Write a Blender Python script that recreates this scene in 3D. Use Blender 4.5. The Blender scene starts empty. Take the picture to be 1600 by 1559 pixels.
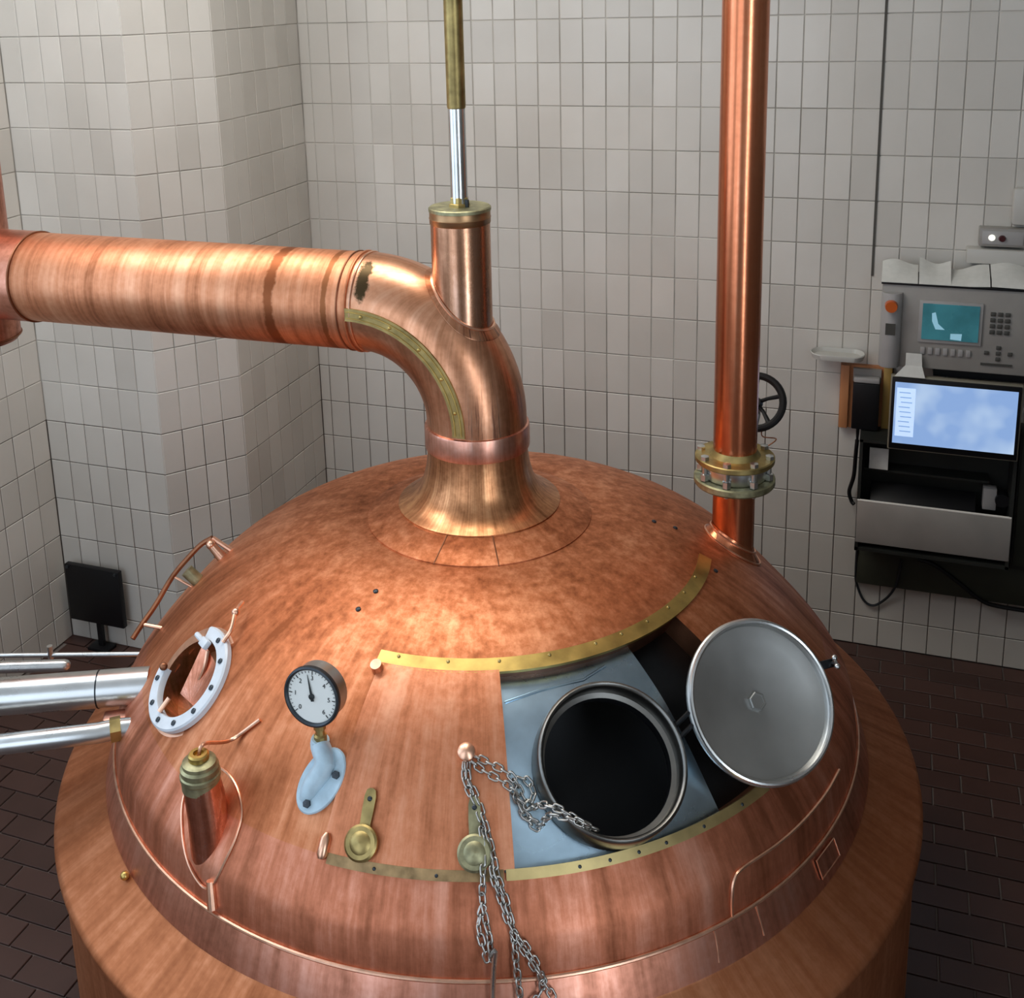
import bpy, bmesh, math, random
from mathutils import Vector, Matrix
random.seed(7)
R = math.radians
sc = bpy.context.scene
COL = sc.collection

# ------------------------------------------------------------------ camera
cam_d = bpy.data.cameras.new('camera')
cam = bpy.data.objects.new('camera', cam_d); COL.objects.link(cam)
right = Vector((.93906, .34256, -.0287)); up = Vector((-.05286, .22639, .9726)); fwd = Vector((-.33967, .91181, -.2307))
m = Matrix((right, up, -fwd)).transposed().to_4x4()
m.translation = Vector((0, 0, 3.149))
cam.matrix_world = m
cam_d.sensor_fit = 'HORIZONTAL'; cam_d.sensor_width = 36.0
cam_d.lens = 1778.8 / 1600 * 36
cam_d.shift_x = (800 - 748.2) / 1600
cam_d.shift_y = (394.8 - 779.5) / 1600
cam_d.clip_start = .05; cam_d.clip_end = 60
sc.camera = cam

# ------------------------------------------------------------------ world, lights, exposure
sc.view_settings.view_transform = 'Standard'
sc.view_settings.look = 'None'
sc.view_settings.gamma = 1.0
sc.view_settings.use_curve_mapping = False
sc.view_settings.exposure = 0.0
w = bpy.data.worlds.new('world'); sc.world = w; w.use_nodes = True
bg = w.node_tree.nodes['Background']; bg.inputs[0].default_value = (.62, .75, 1, 1); bg.inputs[1].default_value = 1.0

def area(name, loc, direction, sx, sy, power, color):
    l = bpy.data.lights.new(name, 'AREA'); l.shape = 'RECTANGLE'; l.size = sx; l.size_y = sy
    l.energy = power; l.color = color
    o = bpy.data.objects.new(name, l); COL.objects.link(o)
    o.location = loc; o.rotation_euler = Vector(direction).to_track_quat('-Z', 'Y').to_euler()
    return o
LIGHTS = [
    ('daylight_left_window', (-3.70, .85, 2.75), (1, 0.12, -.05), 2.5, 2.3, 30, (.68, .84, 1)),
    ('daylight_front_window', (-2.2, -1.93, 2.4), (0, 1, -.02), 2.7, 3.3, 38, (.80, .91, 1)),
    ('daylight_right_window', (2.34, -.75, 2.1), (-1, .45, -.02), 1.0, 3.3, 74, (.80, .90, 1)),
    ('added_corner_light', (-3.1, 2.95, 4.20), (.05, .12, -1), 1.0, 1.9, 64, (.90, .95, 1)),  # added unseen light that brightens the left walls
    ('pendant_lamp_light', (-1.9, 3.3, 4.24), (0, 0, -1), 2.0, .9, 50, (1, .96, .88)),
]
for a in LIGHTS: area(*a)

# ------------------------------------------------------------------ helpers
AX, AY = -1.1761, 3.0960          # axis of the kettle
CAMP = Vector((0, 0, 3.149))

class MB:
    def __init__(s): s.bm = bmesh.new()
    def v(s, p): return s.bm.verts.new(p)
    def face(s, vs):
        try: return s.bm.faces.new(vs)
        except ValueError: return None
    def grid(s, rows, close=False):
        vs = [[s.v(p) for p in r] for r in rows]
        n = len(vs[0])
        for i in range(len(vs) - 1):
            for j in range(n if close else n - 1):
                k = (j + 1) % n
                s.face((vs[i][j], vs[i][k], vs[i + 1][k], vs[i + 1][j]))
        return vs
    def ngon(s, pts): return s.face([s.v(p) for p in pts])
    def box(s, c, d, rot=None, ch=0):
        c = Vector(c); hx, hy, hz = [q / 2 for q in d]
        M3 = rot if rot is not None else Matrix.Identity(3)
        if not ch:
            vs = [s.v(c + M3 @ Vector((x * hx, y * hy, z * hz))) for x in (-1, 1) for y in (-1, 1) for z in (-1, 1)]
            for f in ((0, 1, 3, 2), (4, 6, 7, 5), (0, 4, 5, 1), (2, 3, 7, 6), (0, 2, 6, 4), (1, 5, 7, 3)): s.face([vs[i] for i in f])
        else:
            b = bmesh.new(); bmesh.ops.create_cube(b, size=1)
            for q in b.verts: q.co = Vector((q.co.x * d[0], q.co.y * d[1], q.co.z * d[2]))
            bmesh.ops.bevel(b, geom=b.edges[:], offset=ch, segments=2, affect='EDGES', profile=.5)
            mp = {}
            for q in b.verts: mp[q.index if False else q] = s.v(c + M3 @ q.co)
            for f in b.faces: s.face([mp[q] for q in f.verts])
            b.free()
    def rev(s, prof, n=48, c=(0, 0, 0), axis=None, cap0=False, cap1=False, xd=None):
        """revolve (r, h) about axis through c"""
        c = Vector(c); a = Vector(axis or (0, 0, 1)).normalized()
        x = Vector(xd) if xd else a.orthogonal().normalized(); x = (x - a * x.dot(a)).normalized(); y = a.cross(x)
        rows = [[c + a * h + x * (r * math.cos(2 * math.pi * j / n)) + y * (r * math.sin(2 * math.pi * j / n)) for j in range(n)] for r, h in prof]
        vs = s.grid(rows, True)
        if cap0: s.face(vs[0][::-1])
        if cap1: s.face(vs[-1])
    def cyl(s, p0, p1, r0, r1=None, n=20, caps=True):
        p0 = Vector(p0); p1 = Vector(p1); h = (p1 - p0).length
        s.rev([(r0, 0), (r1 if r1 is not None else r0, h)], n, p0, p1 - p0, caps, caps)
    def torus(s, c, axis, Rr, r, n=48, k=8):
        s.rev([(Rr + r * math.cos(t), r * math.sin(t)) for t in [2 * math.pi * i / k for i in range(k + 1)]], n, c, axis)
    def tube(s, pts, r, n=8, caps=True, closed=False):
        pts = [Vector(p) for p in pts]; rows = []; prev = None
        for i, p in enumerate(pts):
            a = pts[(i - 1) % len(pts)] if (i or closed) else p
            b = pts[(i + 1) % len(pts)] if (i < len(pts) - 1 or closed) else p
            t = (b - a).normalized()
            if prev is None: x = t.orthogonal().normalized()
            else: x = (prev - t * prev.dot(t)).normalized()
            prev = x; y = t.cross(x)
            rr = r[i] if isinstance(r, (list, tuple)) else r
            rows.append([p + x * (rr * math.cos(2 * math.pi * j / n)) + y * (rr * math.sin(2 * math.pi * j / n)) for j in range(n)])
        if closed: rows.append(rows[0])
        vs = s.grid(rows, True)
        if caps and not closed: s.face(vs[0][::-1]); s.face(vs[-1])
    def ball(s, c, r, n=14, sq=1.0):
        k = 8
        s.rev([(max(1e-4, r * math.sin(math.pi * i / k)), -r * sq * math.cos(math.pi * i / k)) for i in range(k + 1)], n, c)
    def build(s, name, mat, parent=None, smooth=True, org=None, weld=True, angle=35):
        """links the shapes as ONE mesh; geometry is in world coordinates and is moved to the parent's (or org's) origin"""
        if weld: bmesh.ops.remove_doubles(s.bm, verts=s.bm.verts[:], dist=1e-5)
        bmesh.ops.recalc_face_normals(s.bm, faces=s.bm.faces[:])
        o_ = Vector(org) if org is not None else (wloc(parent) if parent else Vector((0, 0, 0)))
        for v in s.bm.verts: v.co -= o_
        me = bpy.data.meshes.new(name); 
        for f in s.bm.faces: f.smooth = smooth
        s.bm.to_mesh(me); s.bm.free()
        if smooth: 
            try: me.set_sharp_from_angle(angle=R(angle))
            except Exception: pass
        if mat: me.materials.append(mat)
        o = bpy.data.objects.new(name, me); COL.objects.link(o)
        if parent is not None:
            o.parent = parent; o.location = o_ - wloc(parent)
        else: o.location = o_
        return o
def wloc(o):
    p = Vector(o.location)
    while o.parent: o = o.parent; p = p + Vector(o.location)
    return p
def tag(o, label=None, cat=None, group=None, kind=None):
    if label: o['label'] = label
    if cat: o['category'] = cat
    if group: o['group'] = group
    if kind: o['kind'] = kind
    return o
def thing(name, loc, label, cat, group=None):
    o = bpy.data.objects.new(name, None); COL.objects.link(o); o.location = loc; o.empty_display_size = .1
    return tag(o, label, cat, group)
def frame(n, upish=(0, 0, 1)):
    n = Vector(n).normalized(); x = Vector(upish).cross(n).normalized(); y = n.cross(x)
    return x, y, n
def azel(az, el): return Vector((math.cos(R(el)) * math.cos(R(az)), math.cos(R(el)) * math.sin(R(az)), math.sin(R(el))))
def smooth_path(pts, k=8):
    P = [Vector(p) for p in pts]; P = [2 * P[0] - P[1]] + P + [2 * P[-1] - P[-2]]; out = []
    for i in range(1, len(P) - 2):
        p0, p1, p2, p3 = P[i - 1:i + 3]
        for q in range(k):
            t = q / k
            out.append(.5 * ((2 * p1) + (-p0 + p2) * t + (2 * p0 - 5 * p1 + 4 * p2 - p3) * t * t + (-p0 + 3 * p1 - 3 * p2 + p3) * t ** 3))
    out.append(P[-2]); return out

# dome profile (radius, height), fitted
KR = [.349, .47, .6, .72, .84, .94, 1.02, 1.08, 1.125, 1.15, 1.16]
KZ = [1.524, 1.507, 1.4717, 1.4216, 1.3506, 1.2655, 1.1786, 1.11, 1.0527, 1.0073, .925]
DP = [(p.x, p.y) for p in smooth_path([(r, z, 0) for r, z in zip(KR, KZ)], 8)]
def dz(r):
    if r >= 1.16: return .925 - (r - 1.16) * 2.38
    for (a, za), (b, zb) in zip(DP, DP[1:]):
        if r <= b: 
            t = (r - a) / (b - a) if b > a else 0
            return za + (zb - za) * max(t, 0)
    return DP[-1][1]
def dn(phi, r):
    s = (dz(r + .004) - dz(r - .004)) / .008 if r < 1.15 else -3
    n = Vector((-s * math.cos(R(phi)), -s * math.sin(R(phi)), 1)); return n.normalized()
def dpt(phi, r, off=0.0):
    p = Vector((AX + r * math.cos(R(phi)), AY + r * math.sin(R(phi)), dz(r)))
    return p + dn(phi, r) * off if off else p

# ------------------------------------------------------------------ materials
def nmat(name):
    m = bpy.data.materials.new(name); m.use_nodes = True
    nt = m.node_tree; b = nt.nodes['Principled BSDF']; return m, nt, b
def simple(name, col, rough=.5, metal=0.0, noise=0.0, nscale=20, bump=0.0, emit=0.0, coat=0.0, spec=None):
    m, nt, b = nmat(name); N = nt.nodes; L = nt.links
    b.inputs['Base Color'].default_value = (*col, 1); b.inputs['Roughness'].default_value = rough; b.inputs['Metallic'].default_value = metal
    if spec is not None: b.inputs['Specular IOR Level'].default_value = spec
    if coat: b.inputs['Coat Weight'].default_value = coat; b.inputs['Coat Roughness'].default_value = .15
    if emit: b.inputs['Emission Color'].default_value = (*col, 1); b.inputs['Emission Strength'].default_value = emit
    if noise or bump:
        tc = N.new('ShaderNodeTexCoord'); n = N.new('ShaderNodeTexNoise'); n.inputs['Scale'].default_value = nscale; n.inputs['Detail'].default_value = 6
        L.new(tc.outputs['Object'], n.inputs['Vector'])
        if noise:
            r = N.new('ShaderNodeValToRGB'); r.color_ramp.elements[0].position = .3; r.color_ramp.elements[1].position = .7
            r.color_ramp.elements[0].color = (*[c * (1 - noise) for c in col], 1); r.color_ramp.elements[1].color = (*[min(1, c * (1 + noise)) for c in col], 1)
            L.new(n.outputs[0], r.inputs[0]); L.new(r.outputs[0], b.inputs['Base Color'])
            q = N.new('ShaderNodeMapRange'); q.inputs[3].default_value = max(0, rough - .08); q.inputs[4].default_value = min(1, rough + .12)
            L.new(n.outputs[0], q.inputs[0]); L.new(q.outputs[0], b.inputs['Roughness'])
        if bump:
            bp = N.new('ShaderNodeBump'); bp.inputs['Strength'].default_value = bump; bp.inputs['Distance'].default_value = .01
            L.new(n.outputs[0], bp.inputs['Height']); L.new(bp.outputs[0], b.inputs['Normal'])
    return m

def copper(name, mode, cols, rough=(.28, .48), freq=14, along=1.2, blot=2.2, metal=1.0, stain=None, bump=.12, wts=(.24, .22, .24, .20), dome=False, drips=False):
    """streaked copper. mode 'radial': streaks run down from the z axis; 'ring': rings along x; 'vert': streaks along z"""
    m, nt, b = nmat(name); N = nt.nodes; L = nt.links
    tc = N.new('ShaderNodeTexCoord'); sp = N.new('ShaderNodeSeparateXYZ'); L.new(tc.outputs['Object'], sp.inputs[0])
    def math_(op, a, c=None):
        n = N.new('ShaderNodeMath'); n.operation = op
        for i, q in enumerate((a, c)):
            if q is None: continue
            if isinstance(q, (int, float)): n.inputs[i].default_value = q
            else: L.new(q, n.inputs[i])
        return n.outputs[0]
    cb = N.new('ShaderNodeCombineXYZ')
    X, Y, Z = sp.outputs
    if mode in ('radial', 'vert'):
        rr = math_('SQRT', math_('ADD', math_('ADD', math_('MULTIPLY', X, X), math_('MULTIPLY', Y, Y)), 1e-5))
        L.new(math_('MULTIPLY', math_('DIVIDE', X, rr), freq), cb.inputs[0])
        L.new(math_('MULTIPLY', math_('DIVIDE', Y, rr), freq), cb.inputs[1])
        L.new(math_('MULTIPLY', math_('SUBTRACT', Z, math_('MULTIPLY', rr, .7)) if mode == 'radial' else Z, along), cb.inputs[2])
    else:
        L.new(math_('MULTIPLY', X, freq), cb.inputs[0]); L.new(math_('MULTIPLY', Y, along), cb.inputs[1]); L.new(math_('MULTIPLY', Z, along), cb.inputs[2])
    n1 = N.new('ShaderNodeTexNoise'); n1.inputs['Scale'].default_value = 1; n1.inputs['Detail'].default_value = 9; n1.inputs['Roughness'].default_value = .62
    L.new(cb.outputs[0], n1.inputs['Vector'])
    n2 = N.new('ShaderNodeTexNoise'); n2.inputs['Scale'].default_value = blot; n2.inputs['Detail'].default_value = 7; n2.inputs['Roughness'].default_value = .6
    L.new(tc.outputs['Object'], n2.inputs['Vector'])
    n3 = N.new('ShaderNodeTexNoise'); n3.inputs['Scale'].default_value = 55; n3.inputs['Detail'].default_value = 4
    L.new(tc.outputs['Object'], n3.inputs['Vector'])
    vs_ = N.new('ShaderNodeVectorMath'); vs_.operation = 'SCALE'; vs_.inputs['Scale'].default_value = 3.3; L.new(cb.outputs[0], vs_.inputs[0])
    n4 = N.new('ShaderNodeTexNoise'); n4.inputs['Scale'].default_value = 1; n4.inputs['Detail'].default_value = 6; n4.inputs['Roughness'].default_value = .65; L.new(vs_.outputs[0], n4.inputs['Vector'])
    n5 = N.new('ShaderNodeTexNoise'); n5.inputs['Scale'].default_value = blot * 4.5; n5.inputs['Detail'].default_value = 8; n5.inputs['Roughness'].default_value = .7
    L.new(tc.outputs['Object'], n5.inputs['Vector'])
    st_ = math_('ADD', math_('MULTIPLY', n1.outputs[0], wts[0]), math_('MULTIPLY', n4.outputs[0], wts[1]))
    bl_ = math_('ADD', math_('MULTIPLY', n2.outputs[0], wts[2]), math_('MULTIPLY', n5.outputs[0], wts[3]))
    mix = math_('ADD', math_('ADD', st_, bl_), math_('MULTIPLY', n3.outputs[0], 1 - sum(wts)))
    if dome:
        wm = N.new('ShaderNodeMapRange'); wm.interpolation_type = 'SMOOTHSTEP'; wm.inputs[1].default_value = .45; wm.inputs[2].default_value = 1.0; wm.inputs[3].default_value = .12; wm.inputs[4].default_value = .72
        L.new(rr, wm.inputs[0])
        s1 = math_('ADD', math_('MULTIPLY', n1.outputs[0], .66), math_('MULTIPLY', n4.outputs[0], .34))
        n5.inputs['Scale'].default_value = 24
        b1 = math_('ADD', math_('ADD', math_('MULTIPLY', n2.outputs[0], .40), math_('MULTIPLY', n5.outputs[0], .48)), math_('MULTIPLY', n3.outputs[0], .12))
        mix = math_('ADD', math_('MULTIPLY', s1, wm.outputs[0]), math_('MULTIPLY', b1, math_('SUBTRACT', 1, wm.outputs[0])))
    r = N.new('ShaderNodeValToRGB'); e = r.color_ramp.elements
    e[0].position = .41 if dome else .40; e[1].position = .60 if dome else .60
    e[0].color = (*cols[0], 1); e[1].color = (*cols[2], 1)
    k = e.new(.5); k.color = (*cols[1], 1)
    L.new(mix, r.inputs[0]); out = r.outputs[0]
    if stain:
        for (c, rad, col) in stain:
            vm = N.new('ShaderNodeVectorMath'); vm.operation = 'SUBTRACT'; vm.inputs[1].default_value = c; L.new(tc.outputs['Object'], vm.inputs[0])
            vd = N.new('ShaderNodeVectorMath'); vd.operation = 'DIVIDE'; vd.inputs[1].default_value = rad; L.new(vm.outputs[0], vd.inputs[0])
            ln = N.new('ShaderNodeVectorMath'); ln.operation = 'LENGTH'; L.new(vd.outputs[0], ln.inputs[0])
            d = math_('ADD', ln.outputs['Value'], math_('MULTIPLY', math_('SUBTRACT', n5.outputs[0], .5), 2.6))
            mr = N.new('ShaderNodeMapRange'); mr.inputs[1].default_value = .75; mr.inputs[2].default_value = 1.1; mr.inputs[3].default_value = 1; mr.inputs[4].default_value = 0
            L.new(d, mr.inputs[0]); mx = N.new('ShaderNodeMixRGB'); mx.inputs[2].default_value = (*col, 1)
            L.new(mr.outputs[0], mx.inputs[0]); L.new(out, mx.inputs[1]); out = mx.outputs[0]
    if drips:
        def mrange(src, a, c, f, t_):
            n = N.new('ShaderNodeMapRange'); n.interpolation_type = 'SMOOTHSTEP'
            for i, v in enumerate((a, c, f, t_)): n.inputs[i + 1].default_value = v
            L.new(src, n.inputs[0]); return n.outputs[0]
        k_ = math_('MULTIPLY', math_('MULTIPLY', mrange(n4.outputs[0], .50, .60, 0, 1), mrange(Z, .10, .36, 1, 0)), mrange(X, -.02, .07, 0, .85))
        mx = N.new('ShaderNodeMixRGB'); mx.inputs[2].default_value = (.16, .055, .035, 1); L.new(k_, mx.inputs[0]); L.new(out, mx.inputs[1]); out = mx.outputs[0]
    L.new(out, b.inputs['Base Color'])
    q = N.new('ShaderNodeMapRange'); q.inputs[1].default_value = .3; q.inputs[2].default_value = .7; q.inputs[3].default_value = rough[1]; q.inputs[4].default_value = rough[0]
    L.new(mix, q.inputs[0]); L.new(q.outputs[0], b.inputs['Roughness'])
    b.inputs['Metallic'].default_value = metal
    bp = N.new('ShaderNodeBump'); bp.inputs['Strength'].default_value = bump; bp.inputs['Distance'].default_value = .01
    L.new(mix, bp.inputs['Height']); L.new(bp.outputs[0], b.inputs['Normal'])
    return m

C_OR = ((.31, .100, .040), (.55, .198, .088), (.80, .365, .195))
C_PK = ((.28, .105, .060), (.58, .245, .160), (.78, .40, .30))
C_BR = ((.25, .10, .042), (.57, .26, .12), (.82, .45, .225))
M_DOME = copper('dome_copper', 'radial', C_OR, (.42, .64), 10, .8, 2.4, dome=True, bump=.2)
M_DOME_PINK = copper('reflection_pink_copper', 'radial', ((.31, .105, .052), (.57, .208, .115), (.82, .385, .26)), (.42, .62), 10, .8, 2.4, dome=True, bump=.2)  # dome copper made pinker, bluish reflected light put into the colour
M_BAND = copper('band_copper', 'radial', C_PK, (.30, .54), 12, .8, 2.0, wts=(.34, .24, .20, .12))
M_LEDGE = copper('ledge_copper', 'radial', ((.34, .118, .050), (.50, .19, .085), (.68, .30, .155)), (.48, .66), 14, .6, 3.0, wts=(.30, .24, .22, .14))
M_DOOR = copper('door_copper', 'radial', ((.40, .140, .064), (.66, .255, .13), (.84, .40, .24)), (.40, .58), 12, 1.0, 3, dome=True, bump=.2)
M_NECK = copper('neck_copper', 'radial', C_BR, (.26, .42), 9, 1.0, 5)
M_COLLAR = copper('collar_copper', 'vert', ((.46, .20, .14), (.74, .36, .26), (.88, .52, .41)), (.26, .4), 5, 2, 5)
M_DUCT = copper('duct_copper', 'ring', ((.38, .14, .065), (.66, .28, .145), (.82, .42, .25)), (.42, .56), 12, .5, 2, bump=.04, wts=(.34, .34, .16, .06),
                stain=[((-.62, 0, .43), (.020, .5, .5), (.30, .10, .042)), ((-.43, 0, .43), (.010, .5, .5), (.32, .12, .05))])
M_ELBOW = copper('elbow_copper', 'vert', ((.42, .18, .09), (.68, .325, .185), (.86, .49, .32)), (.28, .42), 5, 1.2, 4, wts=(.36, .24, .20, .10), drips=True,
                 stain=[((-.310, -.125, .525), (.022, .09, .065), (.075, .05, .025))], bump=.06)
M_STUB = copper('stub_copper', 'vert', ((.34, .16, .09), (.58, .30, .18), (.80, .48, .34)), (.20, .34), 2.2, 1.2, 6, bump=.03, wts=(.46, .18, .24, .02))
M_RISER = copper('riser_copper', 'vert', ((.54, .165, .075), (.72, .24, .115), (.86, .36, .20)), (.20, .28), 1.6, .3, 2, bump=.01, wts=(.50, .16, .24, .0))
M_STACK = copper('stack_copper', 'vert', C_PK, (.32, .45), 4, 1, 3)
M_CONE = copper('fitting_copper', 'vert', ((.45, .16, .09), (.72, .28, .17), (.88, .42, .30)), (.22, .36), 3, 2, 8)
M_SEAM = simple('bright_seam_copper', (.86, .50, .34), .32, 1, .15, 30)
M_DARKCU = simple('dark_copper', (.30, .13, .07), .45, 1, .3, 14)
M_BRASS = simple('brass', (.58, .41, .13), .36, 1, .28, 14, .05)
M_BROWN = simple('browned_copper', (.40, .235, .12), .34, 1, .25, 12, .04)
M_RAIL_OLD = simple('browned_brass', (.36, .24, .12), .46, 1, .40, 26, .08)
M_BRASS_PALE = simple('pale_brass', (.66, .52, .24), .38, 1, .15, 16, .04)
M_BRASS_OLD = simple('tarnished_brass', (.42, .32, .13), .42, 1, .35, 22, .08)
M_BRASS_GREEN = simple('green_brass', (.36, .34, .20), .45, .9, .35, 35, .1)
M_STEEL = simple('brushed_steel', (.62, .63, .62), .28, 1, .12, 9)
M_STEEL_SHEET = simple('sky_tinted_steel', (.46, .62, .74), .26, 1, .30, 6, .05)  # blue tint puts reflected daylight into the steel's colour
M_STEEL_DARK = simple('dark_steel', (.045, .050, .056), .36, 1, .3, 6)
M_LID = simple('lid_steel', (.44, .445, .43), .32, .88, .12, 5)
M_COLLARST = simple('collar_steel', (.20, .195, .18), .34, 1, .2, 9)
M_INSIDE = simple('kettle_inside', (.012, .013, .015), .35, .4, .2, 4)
M_ROD = simple('rod_steel', (.66, .68, .68), .22, 1, .1, 12)
M_BLUE = simple('pale_blue_paint', (.48, .64, .74), .38, 0, .14, 26, .04)
M_WHITE_EN = simple('white_enamel', (.66, .71, .76), .32, 0, .08, 18, .03)
M_CHAIN = simple('chain_steel', (.50, .49, .46), .30, 1, .2, 40)
M_BLACK = simple('black_plastic', (.006, .006, .007), .45, spec=.3)
M_BLACKM = simple('black_iron', (.006, .005, .005), .5, 0, spec=.3)
M_BOLT = simple('dark_bolt', (.06, .07, .08), .4, .8)
M_DIAL = simple('dial_white', (.82, .84, .80), .35)
M_INK = simple('black_ink', (.015, .02, .02), .5)
M_PAPER = simple('white_paper', (.62, .62, .58), .8, 0, .05, 40)
M_GREY = simple('grey_enamel', (.30, .285, .26), .42, 0, .06, 10)
M_GREY_L = simple('light_grey_enamel', (.36, .35, .34), .4, 0, .05, 10)
M_PLAST = simple('white_plastic', (.50, .49, .45), .4)
M_ORANGE = simple('orange_button', (.52, .10, .012), .3, 0, 0)
M_TEALD = simple('teal_display', (.035, .16, .19), .25, 0, .35, 9, emit=.35)
M_DISPL = simple('display_mark', (.30, .58, .72), .3, emit=.4)
M_WOOD = None
M_SHELF = simple('dark_recess', (.028, .030, .026), .5, .3, .2, 8)
M_TRAY = simple('tray_steel', (.44, .42, .385), .40, .35, .10, 5)
M_GREEN = simple('dark_green_panel', (.030, .032, .020), .6, 0, .25, 6)
M_KEY = simple('dark_keys', (.06, .058, .05), .5)
M_SEALANT = simple('dark_joint', (.07, .065, .055), .8)

def wood(name, a, c):
    m, nt, b = nmat(name); N = nt.nodes; L = nt.links
    tc = N.new('ShaderNodeTexCoord'); mp = N.new('ShaderNodeMapping'); mp.inputs['Scale'].default_value = (30, 30, 2)
    n = N.new('ShaderNodeTexNoise'); n.inputs['Scale'].default_value = 2; n.inputs['Detail'].default_value = 5
    L.new(tc.outputs['Object'], mp.inputs[0]); L.new(mp.outputs[0], n.inputs['Vector'])
    r = N.new('ShaderNodeValToRGB'); r.color_ramp.elements[0].color = (*a, 1); r.color_ramp.elements[1].color = (*c, 1)
    L.new(n.outputs[0], r.inputs[0]); L.new(r.outputs[0], b.inputs['Base Color']); b.inputs['Roughness'].default_value = .5
    return m
M_WOOD = wood('orange_wood', (.42, .16, .06), (.62, .28, .12))
M_WOOD2 = wood('ochre_wood', (.32, .19, .045), (.46, .30, .08))

def tilemat(name, a, c, rough=.3, nscale=3.0, spec=.5):
    """glazed tile: every tile object draws its own shade from Object Info"""
    m, nt, b = nmat(name); N = nt.nodes; L = nt.links
    oi = N.new('ShaderNodeObjectInfo'); ge = N.new('ShaderNodeNewGeometry')
    n = N.new('ShaderNodeTexNoise'); n.inputs['Scale'].default_value = nscale; n.inputs['Detail'].default_value = 5
    L.new(ge.outputs['Position'], n.inputs['Vector'])
    ad = N.new('ShaderNodeMath'); ad.operation = 'MULTIPLY_ADD'; ad.inputs[1].default_value = .45
    L.new(oi.outputs['Random'], ad.inputs[0])
    m2 = N.new('ShaderNodeMath'); m2.operation = 'MULTIPLY'; m2.inputs[1].default_value = .55; L.new(n.outputs[0], m2.inputs[0]); L.new(m2.outputs[0], ad.inputs[2])
    r = N.new('ShaderNodeValToRGB'); r.color_ramp.elements[0].position = .15; r.color_ramp.elements[1].position = .85
    r.color_ramp.elements[0].color = (*a, 1); r.color_ramp.elements[1].color = (*c, 1)
    L.new(ad.outputs[0], r.inputs[0]); L.new(r.outputs[0], b.inputs['Base Color'])
    b.inputs['Roughness'].default_value = rough; b.inputs['Specular IOR Level'].default_value = spec
    bp = N.new('ShaderNodeBump'); bp.inputs['Strength'].default_value = .12; bp.inputs['Distance'].default_value = .01
    n2 = N.new('ShaderNodeTexNoise'); n2.inputs['Scale'].default_value = 9; L.new(ge.outputs['Position'], n2.inputs['Vector'])
    L.new(n2.outputs[0], bp.inputs['Height']); L.new(bp.outputs[0], b.inputs['Normal'])
    return m
M_TILE = tilemat('glazed_wall_tile', (.54, .515, .465), (.68, .655, .60))
def groutmat():
    m, nt, b = nmat('grout'); N = nt.nodes; L = nt.links
    ge = N.new('ShaderNodeNewGeometry'); sp = N.new('ShaderNodeSeparateXYZ'); L.new(ge.outputs['Position'], sp.inputs[0])
    n = N.new('ShaderNodeTexNoise'); n.inputs['Scale'].default_value = 2.2; n.inputs['Detail'].default_value = 6; L.new(ge.outputs['Position'], n.inputs['Vector'])
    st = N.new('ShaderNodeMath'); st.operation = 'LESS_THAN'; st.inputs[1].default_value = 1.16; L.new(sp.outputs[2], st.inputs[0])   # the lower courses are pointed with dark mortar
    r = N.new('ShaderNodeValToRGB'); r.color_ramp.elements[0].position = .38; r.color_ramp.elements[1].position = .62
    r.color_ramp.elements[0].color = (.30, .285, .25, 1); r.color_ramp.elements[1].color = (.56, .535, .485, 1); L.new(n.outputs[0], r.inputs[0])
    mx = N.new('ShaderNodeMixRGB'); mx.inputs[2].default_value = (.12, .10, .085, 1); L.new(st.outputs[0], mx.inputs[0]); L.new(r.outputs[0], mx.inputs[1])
    L.new(mx.outputs[0], b.inputs['Base Color']); b.inputs['Roughness'].default_value = .9
    return m
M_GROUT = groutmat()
M_FTILE = tilemat('quarry_floor_tile', (.045, .020, .015), (.085, .040, .031), .45, 4)
M_FGROUT = simple('floor_grout', (.16, .13, .115), .9, 0, .2, 7)
M_WALLP = simple('plain_wall', (.50, .47, .42), .7)
M_CEIL = simple('ceiling_paint', (.78, .76, .72), .8)
M_DARKWALL = simple('gallery_floor', (.10, .085, .07), .7)
M_FRAME = simple('window_frame_paint', (.45, .44, .42), .5)

# ------------------------------------------------------------------ room
X0, X1, Y0, Y1, ZC = -3.78, 2.4, -2.0, 5.2, 4.42
def struct(o): o['kind'] = 'structure'; return o
def slab(name, c, d, mat):
    b = MB(); b.box(c, d); return struct(b.build(name, mat, None, False, org=c))

# tile piece: face proud of the bed, chamfered rim (18 triangles)
def tile_mesh(name, wd, ht, th, ch, mat):
    b = bmesh.new()
    a = [b.verts.new((x * wd / 2, y * ht / 2, 0)) for x, y in ((-1, -1), (1, -1), (1, 1), (-1, 1))]
    c = [b.verts.new((x * wd / 2, y * ht / 2, th - ch)) for x, y in ((-1, -1), (1, -1), (1, 1), (-1, 1))]
    d = [b.verts.new((x * (wd / 2 - ch), y * (ht / 2 - ch), th)) for x, y in ((-1, -1), (1, -1), (1, 1), (-1, 1))]
    for p, q in ((a, c), (c, d)):
        for i in range(4): b.faces.new((p[i], p[(i + 1) % 4], q[(i + 1) % 4], q[i]))
    b.faces.new(d)
    me = bpy.data.meshes.new(name); b.to_mesh(me); b.free(); me.materials.append(mat); return me
TJ = .0040; TH = .0042
PW, PH, ZR = .110, .2018, .148
_cache = {}
def tm(wd, ht):
    k = (round(wd, 4), round(ht, 4))
    if k not in _cache: _cache[k] = tile_mesh('tile', wd, ht, TH, .0022, M_TILE)
    return _cache[k]
def rows_z(z1):
    z = [0, ZR]; 
    while z[-1] < z1: z.append(z[-1] + PH)
    return [(a + TJ / 2, min(b, z1 + .1) - TJ / 2) for a, b in zip(z, z[1:])]
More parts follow.
